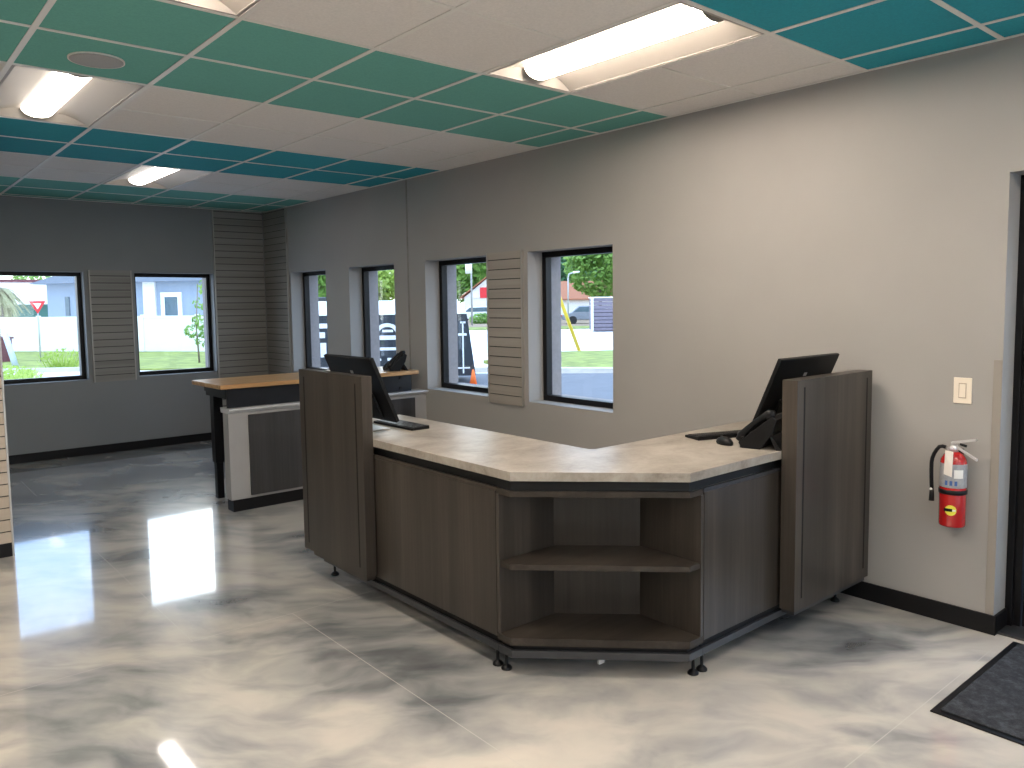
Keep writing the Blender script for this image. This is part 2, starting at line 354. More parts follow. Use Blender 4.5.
def dup(root, loc, label=None, rz=None):
    r = root.copy(); COL.objects.link(r); r.location = loc
    if rz is not None: r.rotation_euler = (0, 0, rz)
    if label: r['label'] = label
    for ch in list(root.children):
        c = ch.copy(); COL.objects.link(c); c.parent = r
        for g in list(ch.children):
            d = g.copy(); COL.objects.link(d); d.parent = c
    return r

# ------------------------------------------------------------------ room shell
XW, YW, ZC, XL, YB = 4.0, 9.36, 2.711, -4.2, -3.4
TH = 0.32; TOP = 2.95
struct('floor', mb().box(XL - TH, XW + TH, YB - TH, YW + TH, -0.15, 0.0), 'floor')
def wall_with_holes(name, axis, face, outer, a0, a1, z1, holes, mat):
    """axis 'x': wall plane at x=face running in y; holes = (a_lo, a_hi, z_lo, z_hi)"""
    b = mb(); xs = sorted(holes); cur = a0
    def bx(p, q, z0, z1_):
        if q - p < 1e-6 or z1_ - z0 < 1e-6: return
        if axis == 'x': b.box(min(face, outer), max(face, outer), p, q, z0, z1_)
        else: b.box(p, q, min(face, outer), max(face, outer), z0, z1_)
    for lo, hi, zl, zh in xs:
        bx(cur, lo, 0, z1); bx(lo, hi, 0, zl); bx(lo, hi, zh, z1); cur = hi
    bx(cur, a1, 0, z1)
    bmesh.ops.remove_doubles(b.bm, verts=b.bm.verts[:], dist=1e-5)
    return struct(name, b, mat)
SILL, HEAD = 0.812, 1.962
RW = [(7.79, 8.655), (6.41, 7.28), (5.015, 5.89), (3.64, 4.51)]     # right wall windows
BWN = [(1.125, 1.99), (2.495, 3.36)]                               # back wall windows
DOOR = (0.25, 1.263, 2.127)
wall_with_holes('wall_right', 'x', XW, XW + TH, YB - TH, YW + TH, TOP, [(a, b, SILL, HEAD) for a, b in RW] + [(DOOR[0], DOOR[1], 0, DOOR[2])], 'wall')
wall_with_holes('wall_back', 'y', YW, YW + TH, XL - TH, XW, TOP, [(a, b, SILL, HEAD) for a, b in BWN], 'wall_shaded')
wall_with_holes('wall_left', 'x', XL, XL - TH, YB, YW, TOP, [], 'wall')
wall_with_holes('wall_front', 'y', YB, YB - TH, XL - TH, XW, TOP, [(-0.6, 1.2, 0.1, 2.3), (1.6, 3.7, 0.1, 2.3)], 'wall')
struct('trim_8', mb().box(XL - TH, XW + TH, YB - TH, YW + TH, TOP, TOP + 0.1), 'roofm')  # unseen roof slab, added to keep sky light from leaking in

# windows: frame, sash line, glass, weathered outer jamb
def window(n, axis, a0, a1, z0=SILL, z1=HEAD, d0=0.15, fw=0.042):
    b = mb(); g = mb(); s = mb()
    def bx(t, p, q, e0, e1, z0_, z1_):
        if axis == 'x': t.box(XW + e0, XW + e1, p, q, z0_, z1_)
        else: t.box(p, q, YW + e0, YW + e1, z0_, z1_)
    d1 = d0 + 0.06
    bx(b, a0, a1, d0, d1, z0, z0 + fw); bx(b, a0, a1, d0, d1, z1 - fw, z1)
    bx(b, a0, a0 + fw, d0, d1, z0 + fw, z1 - fw); bx(b, a1 - fw, a1, d0, d1, z0 + fw, z1 - fw)
    o = struct('window_%d' % n, b, 'black_metal', 0.002)
    bx(g, a0 + fw, a1 - fw, d0 + 0.028, d0 + 0.034, z0 + fw, z1 - fw)
    g.build('glass_pane', 'glass', o)
    # outer reveal lining, greyish masonry return
    e0, e1 = d1 + 0.002, TH + 0.01
    bx(s, a0 + 0.0005, a0 + 0.02, e0, e1, z0, z1); bx(s, a1 - 0.02, a1 - 0.0005, e0, e1, z0, z1)
    bx(s, a0 + 0.02, a1 - 0.02, e0, e1, z1 - 0.02, z1 - 0.0005); bx(s, a0 + 0.02, a1 - 0.02, e0, e1 + 0.03, z0 + 0.0005, z0 + 0.03)
    s.build('outer_reveal', 'brick', o)
    return o
k = 1
for a, b_ in BWN: window(k, 'y', a, b_, d0=0.12); k += 1
for a, b_ in RW: window(k, 'x', a, b_); k += 1
for a, b_ in ((-0.6, 1.2), (1.6, 3.7)):  # unseen front windows, added to let daylight into the room
    f = mb(); f.box(a, b_, YB - 0.12, YB - 0.06, 0.1, 0.15); f.box(a, b_, YB - 0.12, YB - 0.06, 2.25, 2.3)
    for x in (a, (a + b_) / 2 - 0.025, b_ - 0.05): f.box(x, x + 0.05, YB - 0.12, YB - 0.06, 0.15, 2.25)
    o = struct('window_%d' % k, f, 'black_metal'); k += 1
    mb().box(a + .05, b_ - .05, YB - 0.094, YB - 0.088, 0.15, 2.25).build('glass_pane', 'glass', o)

# entrance door in the right wall: black storefront frame, stile and glass
dz = DOOR[2]
f = mb(); x0, x1 = XW + 0.165, XW + 0.225
f.box(x0, x1, DOOR[1] - 0.06, DOOR[1], 0.0, dz); f.box(x0, x1, DOOR[0], DOOR[0] + 0.06, 0.0, dz); f.box(x0, x1, DOOR[0] + 0.06, DOOR[1] - 0.06, dz - 0.06, dz)
f.box(x0 - 0.02, x0, DOOR[1] - 0.03, DOOR[1], 0, dz)
dr = struct('door_1', f, 'black_metal', 0.002)
l = mb(); ly0, ly1, lz1 = DOOR[0] + 0.066, DOOR[1] - 0.066, dz - 0.068
l.box(x0 + .008, x1 - .008, ly0, ly0 + .1, 0.012, lz1); l.box(x0 + .008, x1 - .008, ly1 - .1, ly1, 0.012, lz1)
l.box(x0 + .008, x1 - .008, ly0 + .1, ly1 - .1, 0.012, .25); l.box(x0 + .008, x1 - .008, ly0 + .1, ly1 - .1, lz1 - .12, lz1)
leaf = l.build('door_leaf', 'black_metal', dr, 0.002)
mb().box(x0 + .027, x0 + .033, ly0 + .1, ly1 - .1, .25, lz1 - .12).build('glass_pane', 'glass', leaf)
mb().tube([(x0, ly0 + .05, 1.2), (x0 - .05, ly0 + .05, 1.2), (x0 - .05, ly0 + .05, 0.85), (x0, ly0 + .05, 0.85)], 0.011).build('pull_handle', 'silver', leaf)
struct('trim_3', mb().box(XW + 0.02, XW + 0.3, DOOR[0], DOOR[1], 0.0, 0.010), 'rail_metal', 0.002)

# black cove base
BH = 0.092
struct('baseboard_right', mb().prism([(XW, DOOR[1] - .012), (XW, YW), (XW - .012, YW - .012), (XW - .012, DOOR[1] - .012)], 0.0, BH).box(XW, XW + .15, DOOR[1] - .012, DOOR[1], 0, BH), 'base', 0.002)
struct('baseboard_back', mb().box(XL, XW - .013, YW - 0.012, YW, 0.0, BH), 'base', 0.002)
struct('baseboard_left', mb().box(XL, XL + .012, YB, YW - .013, 0.0, BH), 'base', 0.002)

# ------------------------------------------------------------------ suspended ceiling
S = 0.6096; GX, GY = 1.278, 3.138
def gx(i): return GX + i * S
def gy(j): return GY + j * S
band = {-12: 1, -11: 1, -10: 0, -9: 0, -8: 1, -7: 1, -6: 0, -5: 0, -4: 2, -3: 2, -2: 0, -1: 0, 0: 1, 1: 1, 2: 0, 3: 0, 4: 2, 5: 2, 6: 0, 7: 0, 8: 1, 9: 1, 10: 1}
TROFF = [(2, -2), (-1, -2), (-1, 2), (1, 6), (-4, -2), (2, -6), (-1, -6), (-4, -6), (-1, -10), (2, -10), (-4, -10), (-7, -6), (-7, -2)]
cells = set()
for i, j in TROFF: cells |= {(i, j), (i, j + 1)}
c = mb()
for j in range(-11, 11):
    for i in range(-9, 5):
        if (i, j) in cells: continue
        xa, xb, ya, yb = max(gx(i), XL), min(gx(i + 1), XW), max(gy(j), YB), min(gy(j + 1), YW)
        if xb - xa < .01 or yb - ya < .01: continue
        c.mi = band[j]; c.box(xa + .001, xb - .001, ya + .001, yb - .001, ZC + 0.004, ZC + 0.02)
struct('ceiling', c, ['tile_white', 'tile_green', 'tile_teal'])
g = mb(); W2 = 0.012
for i in range(-8, 5):
    x = gx(i)
    if XL < x < XW - .02: g.box(x - W2, x + W2, YB, YW, ZC, ZC + 0.0035)
for j in range(-10, 11):
    y = gy(j)
    if not (YB < y < YW - .02): continue
    skip = [i for (i, jj) in TROFF if jj + 1 == j]
    cur = XL
    for i in sorted(skip):
        g.box(cur, gx(i) + W2, y - W2, y + W2, ZC + .0004, ZC + 0.0035); cur = gx(i + 1) - W2
    g.box(cur, XW, y - W2, y + W2, ZC + .0004, ZC + 0.0035)
struct('trim_1', g, 'tbar')
struct('trim_2', mb().box(XW - .022, XW, YB, YW, ZC - .001, ZC + .003).box(XW - .003, XW, YB, YW, ZC - .0, ZC + .02)
       .box(XL, XW, YW - .022, YW, ZC - .001, ZC + .003).box(XL, XW, YW - .003, YW, ZC, ZC + .02), 'tbar')

# troffer: white curved reflectors, glowing basket diffuser along the middle
def make_troffer(i, j, label, lens='lens'):
    x0, x1, y0, y1 = gx(i) + .013, gx(i + 1) - .013, gy(j) + .013, gy(j + 2) - .013
    cx, cy = (x0 + x1) / 2, (y0 + y1) / 2; z = ZC + 0.004
    t = thing('ceiling_light', label, 'ceiling light', (cx, cy, z), group='recessed ceiling lights')
    fr = mb()
    for a, b_, cc, d in ((x0, x0 + .014, y0, y1), (x1 - .014, x1, y0, y1), (x0 + .014, x1 - .014, y0, y0 + .014), (x0 + .014, x1 - .014, y1 - .014, y1)): fr.box(a, b_, cc, d, z - .002, z + .012)
    fr.build('frame', 'housing', t)
    # reflector wings: arc cross-section, both sides
    w = mb(); hx = (x1 - x0) / 2 - .014
    for sgn in (-1, 1):
        prof = [(hx - (hx - .085) * k / 8, .050 * math.sin(math.pi / 2 * k / 8)) for k in range(9)]
        vv = []
        for (dx, h) in prof: vv.append((w.bm.verts.new((cx + sgn * dx, y0 + .014, z + h)), w.bm.verts.new((cx + sgn * dx, y1 - .014, z + h))))
        for p, q in zip(vv, vv[1:]):
            ff = w.face([p[0], p[1], q[1], q[0]]); ff.smooth = True
    w.build('reflector', 'housing', t, recalc=False)
    e = mb()   # sloped end plates and housing back
    for (ya, yb) in ((y0 + .014, y0 + .05), (y1 - .014, y1 - .05)):
        v = [e.bm.verts.new(p) for p in ((x0 + .014, ya, z), (x1 - .014, ya, z), (x1 - .014, yb, z + .051), (x0 + .014, yb, z + .051))]; e.face(v)
    e.box(x0, x1, y0, y1, z + .096, z + .10)
    e.box(x0, x0 + .004, y0, y1, z + .012, z + .096); e.box(x1 - .004, x1, y0, y1, z + .012, z + .096); e.box(x0, x1, y0, y0 + .004, z + .012, z + .096); e.box(x0, x1, y1 - .004, y1, z + .012, z + .096)
    e.build('housing', 'housing', t)
    l = mb(); ln = []
    for k in range(13):
        a = math.pi * k / 12; ln.append((-.084 * math.cos(a), .050 - .046 * math.sin(a)))
    l.prism([(cx + a, z + b_) for a, b_ in ln], y0 + .062, y1 - .062, 'y')
    for ff in l.bm.faces: ff.smooth = len(ff.verts) == 4
    l.build('diffuser', lens, t)
    for ya in (y0 + .056, y1 - .062):
        mb().prism([(cx + a * 1.07, z + .052 + (b_ - .050) * 1.08) for a, b_ in ln], ya, ya + .006, 'y').build('end_cap', 'housing', t)
    return t
make_troffer(2, -2, 'lit recessed ceiling light nearest the camera, close to the right wall', 'lens_near')
make_troffer(-1, 2, 'lit recessed ceiling light beside the round ceiling speaker')
make_troffer(1, 6, 'lit recessed ceiling light farthest away, near the back wall', 'lens_dim')
make_troffer(-1, -2, 'recessed ceiling light at the top edge, in front of the green tiles', 'lens_near')
for i, j in TROFF[4:]: make_troffer(i, j, 'unseen ceiling light added outside the view to brighten the room', 'lens_added' if j < 0 else 'lens_dim')  # remaining troffers are unseen, added to brighten the room

sp = thing('ceiling_speaker', 'round grey ceiling speaker in a green ceiling tile', 'speaker', (0.968, 4.06, ZC - .006))
mb().lathe([(.112, ZC - .002), (.118, ZC - .004), (.118, ZC + .004), (.10, ZC + .004)], (0.968, 4.06), 40).build('rim', 'tile_white', sp)
mb().lathe([(.002, ZC - .0065), (.10, ZC - .006), (.112, ZC - .004), (.112, ZC - .002)], (0.968, 4.06), 40).build('grille', 'speaker', sp)

# ------------------------------------------------------------------ slatwall
P3 = 0.0765
def slatwall(name, label, axis, a0, a1, z0, z1, face, depth, mats, trims=(1, 1), offset=0.0, group=None, base=0, cat='slatwall panel'):
    """axis 'x': panel on the right wall (runs in y) facing -x; 'y': on a wall facing -y"""
    loc = (face, (a0 + a1) / 2, z0) if axis == 'x' else ((a0 + a1) / 2, face, z0)
    t = thing(name, label, cat, loc, group=group)
    def bx(m, p, q, e0, e1, za, zb):
        if axis == 'x': m.box(face - e1, face - e0, p, q, za, zb)
        else: m.box(p, q, face - e1, face - e0, za, zb)
    tw = 0.012
    s = mb()
    pa, pb = a0 + (tw if trims[0] else 0), a1 - (tw if trims[1] else 0)
    s.mi = 1; bx(s, pa, pb, 0, depth - .008, z0 + base, z1); s.mi = 0
    z = z0 + base + offset
    if offset > .01: bx(s, pa, pb, depth - .008, depth, z0 + base, z - .0075)
    while z < z1 - .004:
        bx(s, pa, pb, depth - .008, depth, z, min(z + P3 - .0075, z1)); z += P3
    s.build('slat_board', [mats, 'groove'], t)
    if trims[0]: m = mb(); bx(m, a0, a0 + tw, 0, depth + .004, z0 + (0 if base else 0), z1); m.build('edge_trim', 'trim_al', t, .001)
    if trims[1]: m = mb(); bx(m, a1 - tw, a1, 0, depth + .004, z0, z1); m.build('edge_trim', 'trim_al', t, .001)
    if base: m = mb(); bx(m, pa, pb, 0, depth - .002, z0, z0 + base); m.build('kick_base', 'base', t)
    return t
slatwall('slatwall_panel', 'beige grey slatwall panel between the two nearest windows of the right wall', 'x', 4.555, 4.985, 0.772, 1.975, XW, .02, 'slat_beige_y')
slatwall('slatwall_panel', 'narrow slatwall panel between the two windows of the back wall', 'y', 2.035, 2.462, 0.78, 1.985, YW, .02, 'slat_grey')
slatwall('slatwall_panel', 'tall slatwall panel on the back wall, reaching the ceiling in the corner', 'y', 3.372, XW - .024, 0.093, 2.705, YW, .02, 'slat_grey', (1, 0))
slatwall('slatwall_panel', 'tall slatwall panel on the right wall, reaching the ceiling in the corner', 'x', 8.70, YW - .024, 0.093, 2.705, XW, .02, 'slat_grey_y', (1, 0))
slatwall('slatwall_partition', 'warm beige slatwall partition with black base cut off by the left edge', 'y', -0.46, 0.757, 0.0, 2.705, 5.96, .12, 'slat_beige_x', (1, 1), base=.09, cat='partition')

# ------------------------------------------------------------------ small wall fittings
tag(recenter(mb().box(XW - .006, XW, 6.155, 6.175, 0.093, ZC - .002).build('cable_raceway', 'slat_grey_y', None, .002), (XW, 6.165, 0.093)),
    'thin vertical cable raceway running up the right wall to the ceiling', 'raceway')
tag(recenter(mb().box(XW - .003, XW, DOOR[1] + .0, DOOR[1] + .036, BH, 1.286).build('corner_guard', 'guard', None, .001), (XW, DOOR[1], BH)),
    'thin vinyl corner guard on the wall edge beside the door opening', 'corner guard')
sw = thing('light_switch', 'almond rocker light switch plate above the fire extinguisher', 'light switch', (XW, 1.426, 1.135))
mb().box(XW - .006, XW, 1.387, 1.466, 1.074, 1.196).build('wall_plate', 'switch', sw, .002)
mb().box(XW - .0075, XW - .005, 1.409, 1.443, 1.099, 1.171).build('rocker_frame', 'switch_shadow', sw, .0005)
mb().prism([(XW - .0075, 1.104), (XW - .0115, 1.104), (XW - .008, 1.166), (XW - .0075, 1.166)], 1.413, 1.439, 'y').build('rocker', 'switch', sw)

# fire extinguisher hung on the wall
EX, EY = 3.932, 1.432
fx = thing('fire_extinguisher', 'red fire extinguisher with inspection tag hung low on the right wall', 'fire extinguisher', (EX, EY, 0.5))
mb().lathe([(.05, .500), (.055, .503), (.057, .512), (.057, .80), (.054, .818), (.042, .838), (.026, .850), (.02, .853)], (EX, EY), 40).build('cylinder', 'red', fx)
mb().lathe([(.0575, .688), (.0578, .69), (.0578, .798), (.0575, .80)], (EX, EY), 40).build('label', 'label_grey', fx, label='grey printed instruction label')
mb().lathe([(.0565, .655), (.0605, .657), (.0605, .675), (.0565, .677)], (EX, EY), 40).build('strap', 'black_plastic', fx)
mb().box(EX + .05, XW, EY - .02, EY + .02, .60, .86).build('wall_bracket', 'black_metal', fx, .002)
mb().cyl((EX, EY, .852), (EX, EY, .885), .018, .015).cyl((EX, EY, .868), (EX - .03, EY + .012, .868), .009).build('valve', 'silver', fx)
mb().hexa([(EX - .009, EY + .012, .886), (EX + .009, EY + .012, .886), (EX + .009, EY - .095, .914), (EX - .009, EY - .095, .914), (EX - .009, EY + .012, .898), (EX + .009, EY + .012, .898), (EX + .009, EY - .095, .923), (EX - .009, EY - .095, .923)]).build('top_lever', 'silver', fx, .001)
mb().hexa([(EX - .008, EY - .005, .874), (EX + .008, EY - .005, .874), (EX + .008, EY - .10, .819), (EX - .008, EY - .10, .819), (EX - .008, EY - .005, .884), (EX + .008, EY - .005, .884), (EX + .008, EY - .10, .83), (EX - .008, EY - .10, .83)]).build('carry_handle', 'silver', fx, .001)
mb().cyl((EX - .012, EY - .03, .892), (EX - .012, EY - .058, .886), .006).build('gauge_pin', 'black_plastic', fx)
hp = []
for q in range(15):
    tt = q / 14
    hp.append((EX - .02 - .012 * math.sin(math.pi * tt), EY + .028 + .058 * (math.sin(min(1, tt * 2.2) * math.pi / 2)), .872 + .006 * math.sin(math.pi * min(1, tt * 2.5)) - .215 * max(0, tt - .12) / .88))
hs = mb().tube(hp, .0088).build('hose', 'black_plastic', fx)
mb().cyl(hp[-1], (hp[-1][0], hp[-1][1], hp[-1][2] - .05), .0095, .0125).build('nozzle', 'black_plastic', hs)
mb().cyl((hp[-1][0] - .011, hp[-1][1], hp[-1][2] + .008), (hp[-1][0] - .004, hp[-1][1], hp[-1][2] + .008), .006).build('clip', 'white', hs)
# tag hangs in front on the visible side, label patches sit on the curved skin
def skin_patch(a0, a1, z0, z1, r, mat, name, parent, **kw):
    b = mb(); n = 6; A = []
    for q in range(n + 1):
        a = a0 + (a1 - a0) * q / n
        A.append((b.bm.verts.new((EX + r * math.cos(a), EY + r * math.sin(a), z0)), b.bm.verts.new((EX + r * math.cos(a), EY + r * math.sin(a), z1))))
    for p, q in zip(A, A[1:]): b.face([p[0], q[0], q[1], p[1]]).smooth = True
    return b.build(name, mat, parent, recalc=False, **kw)
va = math.atan2(-EY, -EX)         # direction towards the viewer's side of the room
skin_patch(va + .05, va + .75, .735, .775, .0584, 'white', 'inspection_sticker', fx, label='small white sticker')
def skin_disc(a, z, rad, r, mat, name, **kw):
    b = mb(); n = 20
    def P(q, t): ang = a + q / r; return (EX + r * math.cos(ang), EY + r * math.sin(ang), t)
    c = b.bm.verts.new(P(0, z)); ring = [b.bm.verts.new(P(rad * math.cos(2 * math.pi * k / n), z + rad * math.sin(2 * math.pi * k / n))) for k in range(n)]
    for k in range(n): b.face([c, ring[k], ring[(k + 1) % n]]).smooth = True
    return b.build(name, mat, fx, recalc=False, **kw)
skin_disc(va - .12, .583, .025, .0583, 'yellow', 'emblem', label='round yellow emblem with a black bar')
skin_patch(va - .62, va + .0, .577, .591, .0589, 'black_plastic', 'emblem_bar', fx)
skin_patch(va + .0, va + .24, .580, .588, .0593, 'white', 'emblem_mark', fx)
for d in (-.5, -.15, .2): skin_patch(va + d - .1, va + d + .1, .70, .722, .0584, 'blue', 'pictogram', fx)
mb().hexa([(EX - .066, EY + .018, .752), (EX - .064, EY + .018, .752), (EX - .088, EY - .026, .748), (EX - .09, EY - .026, .748), (EX - .05, EY + .02, .862), (EX - .048, EY + .02, .862), (EX - .062, EY - .02, .862), (EX - .064, EY - .02, .862)]).build('paper_tag', 'paper', fx, label='white inspection tag')

# ------------------------------------------------------------------ entrance mat
mt = thing('entrance_mat', 'dark charcoal entrance mat with rubber border in front of the door', 'mat', (3.5, 0.4, 0))
mb().box(3.062, 3.975, -0.55, 1.172, 0.0, 0.006).build('rubber_border', 'black_plastic', mt, .003)
mb().box(3.09, 3.947, -0.52, 1.144, 0.006, 0.012).build('carpet_pile', 'mat', mt, .003)

# ------------------------------------------------------------------ front counter
FX, FY = 2.05, 1.92            # customer-side faces of the two legs of the L
ZB, ZT = 0.155, 0.785          # cabinet body
LE, RE = 4.20, 3.93            # far ends
def foot(parent, x, y, h=0.088):
    m = mb(); m.lathe([(.024, 0), (.024, .006), (.018, .014), (.009, .02), (.007, .022), (.007, h - .018), (.015, h - .016), (.015, h)], (x, y), 16)
    return m.build('levelling_foot', 'black_plastic', parent)
def base_frame(parent, parts, name='base_rail'):
    m = mb()
    for q in parts: m.box(*q)
    return m.build(name, 'rail_metal', parent, .0015)
# left leg cabinet
cl = thing('counter_cabinet', 'dark wood grain counter cabinet on the left leg of the L-shaped counter', 'cabinet', (FX + .28, 3.36, 0), group=None)
mb().box(FX, FX + .018, 2.535, LE, ZB, ZT).build('front_panel', 'lam', cl, .001)
for ya in (2.535, LE - .018): mb().box(FX + .018, 2.62, ya, ya + .018, ZB, .80).build('side_panel', 'lam', cl, .001)
mb().box(FX + .018, 2.62, 2.553, LE - .018, ZB, ZB + .018).build('bottom_panel', 'lam', cl)
mb().box(FX + .02, 2.62, 3.36, 3.378, ZB + .018, .80).build('divider', 'lam', cl)
mb().box(FX + .018, 2.62, 2.553, LE - .018, .45, .468).build('shelf', 'lam', cl)
mb().box(FX + .022, FX + .04, 2.535, LE, .80, .846).box(FX + .04, 2.62, 2.535, LE, .80, .846).build('recess_band', 'recess', cl, label='black recessed strip under the countertop')
mb().box(FX + .004, FX + .02, 2.535, LE, ZT, .80).build('top_rail', 'lam', cl)
mb().box(FX + .02, 2.61, 2.54, LE - .05, .118, ZB).build('base_recess', 'base', cl)
base_frame(cl, [(FX + .006, FX + .04, 2.535, LE - .06, .088, .118), (2.57, 2.61, 2.54, LE - .06, .088, .118)])
for x, y in ((2.11, 4.11), (2.093, 2.585), (2.585, 4.11), (2.585, 2.62)): foot(cl, x, y)
# right leg cabinet
cr = thing('counter_cabinet', 'dark wood grain counter cabinet on the right leg, next to the wall', 'cabinet', (3.28, FY + .28, 0))
mb().box(2.665, RE, FY, FY + .018, ZB, ZT).build('front_panel', 'lam', cr, .001)
for xa in (2.665, RE - .018): mb().box(xa, xa + .018, FY + .018, 2.49, ZB, .80).build('side_panel', 'lam', cr, .001)
mb().box(2.683, RE - .018, FY + .018, 2.50, ZB, ZB + .018).build('bottom_panel', 'lam', cr)
mb().box(2.683, RE - .018, FY + .018, 2.50, .45, .468).build('shelf', 'lam', cr)
mb().box(2.665, RE, FY + .022, 2.50, .80, .846).build('recess_band', 'recess', cr, label='black recessed strip under the countertop')
mb().box(2.665, RE, FY + .004, FY + .02, ZT, .80).build('top_rail', 'rail_metal', cr)
mb().box(2.67, RE - .03, FY + .02, 2.49, .118, ZB).build('base_recess', 'base', cr)
base_frame(cr, [(2.665, RE - .03, FY + .006, FY + .04, .088, .118), (2.67, RE - .03, 2.45, 2.49, .088, .118)])
for x, y in ((2.705, 1.958), (3.86, 1.96), (2.72, 2.46), (3.86, 2.46)): foot(cr, x, y)
# chamfered open corner unit
A_, B_ = (FX, 2.442), (2.572, FY)
cs = thing('corner_shelf_unit', 'open chamfered corner shelf unit of the counter with one middle shelf', 'shelf unit', (2.35, 2.2, 0))
def pent(inset, back=2.531, rt=2.661):
    """front outline of the corner unit moved inwards by inset"""
    k_ = inset * (math.sqrt(2) - 1)
    return [(FX + inset, back), (FX + inset, A_[1] + k_), (B_[0] + k_, FY + inset), (rt, FY + inset), (rt, 2.49), (2.61, back)]
mb().prism(pent(0), ZB - .012, ZB + .020).build('bottom_board', 'lam_x', cs, .001)
mb().prism(pent(.02), .120, ZB - .012).build('base_recess', 'base', cs)
mb().prism(pent(.004), .088, .120).build('base_rail', 'rail_metal', cs, .0015)
mb().prism(pent(.004), .775, .80).build('top_board', 'lam_x', cs, .001)
mb().prism(pent(.012), .80, .846).build('recess_band', 'recess', cs, label='black recessed strip under the countertop')
mb().box(FX, 2.385, 2.513, 2.531, ZB + .020, .775).build('side_panel', 'lam', cs, .001)
mb().box(2.643, 2.661, FY, 2.265, ZB + .020, .775).build('side_panel', 'lam', cs, .001)
mb().prism([(2.367, 2.513), (2.643, 2.247), (2.657, 2.262), (2.381, 2.529)], ZB + .020, .775).build('back_panel', 'lam', cs, .001)
mb().prism([(FX + .004, 2.512), (FX + .004, A_[1] + .002), (B_[0] + .002, FY + .004), (2.642, FY + .004), (2.642, 2.247), (2.367, 2.512)], .466, .490).build('middle_shelf', 'lam_x', cs, .001)
for x, y in ((2.094, 2.527), (2.65, 1.962)): foot(cs, x, y)
foot(cs, 2.56, 2.45)
mb().box(2.320, 2.352, 2.192, 2.204, .062, .0878).build('floor_clip', 'silver', cs, .001, label='small bright metal clip under the front rail')
# rotate the clip so that it faces along the chamfer is not needed at this size

# countertop: one L-shaped slab
ct = mb().prism([(2.04, LE), (2.04, 2.425), (2.55, 1.905), (RE + .01, 1.905), (RE + .01, 2.53), (2.655, 2.53), (2.635, 2.55), (2.635, LE)], .847, .885).build('countertop', 'counter', None, .0015)
recenter(ct, (2.35, 2.3, .847)); tag(ct, 'L-shaped pale stone-look countertop with a clipped front corner', 'countertop')

# tall end screens with two vertical grooves
def screen_left():
    t = thing('counter_end_screen', 'tall dark wood grain end screen at the far left end of the counter', 'screen panel', (2.01, 3.86, .155))
    x0, x1, y0, y1, z0, z1 = 1.98, 2.038, 3.508, 4.222, .168, 1.212
    m = mb(); gv = .013
    ys = [y0, 3.577 - gv / 2, 3.577 + gv / 2, 4.163 - gv / 2, 4.163 + gv / 2, y1]
    m.box(x0 + .006, x1, y0, y1, z0, z1)
    m.box(x0, x0 + .006, ys[0], ys[1], z0, z1); m.box(x0, x0 + .006, ys[2], ys[3], z0 + .04, 1.172); m.box(x0, x0 + .006, ys[4], ys[5], z0, z1)
    m.box(x0, x0 + .006, ys[1], ys[4], 1.172, z1); m.box(x0, x0 + .006, ys[1], ys[4], z0, z0 + .04)
    bmesh.ops.remove_doubles(m.bm, verts=m.bm.verts[:], dist=1e-6)
    m.build('panel', 'lam', t)
    for q in (1, 3): mb().box(x0 + .001, x0 + .0062, ys[q], ys[q + 1], z0 + .04, 1.172).build('groove_inlay', 'base', t, label='black vertical groove')
    mb().box(x0 + .008, x1, 3.52, 4.12, .148, z0).build('bottom_rail', 'lam', t)
    return t
screen_left()
def screen_right():
    t = thing('counter_end_screen', 'tall dark wood grain end screen on the counter beside the right wall', 'screen panel', (3.59, 1.87, .15))
    x0, x1, y0, y1, z0, z1 = 3.222, 3.938, 1.828, 1.902, .150, 1.212
    m = mb(); gv = .013
    xs = [x0, 3.283 - gv / 2, 3.283 + gv / 2, 3.885 - gv / 2, 3.885 + gv / 2, x1]
    m.box(x0, x1, y0 + .006, y1, z0, z1)
    m.box(xs[0], xs[1], y0, y0 + .006, z0, z1); m.box(xs[2], xs[3], y0, y0 + .006, z0 + .05, 1.178); m.box(xs[4], xs[5], y0, y0 + .006, z0, z1)
    m.box(xs[1], xs[4], y0, y0 + .006, 1.178, z1); m.box(xs[1], xs[4], y0, y0 + .006, z0, z0 + .05)
    bmesh.ops.remove_doubles(m.bm, verts=m.bm.verts[:], dist=1e-6)
    m.build('panel', 'lam', t)
    for q in (1, 3): mb().box(xs[q], xs[q + 1], y0 + .001, y0 + .0062, z0 + .05, 1.178).build('groove_inlay', 'base', t, label='black vertical groove')
    mb().box(3.24, 3.92, y0 + .01, y1, .128, z0).build('bottom_rail', 'rail_metal', t)
    return t
screen_right()

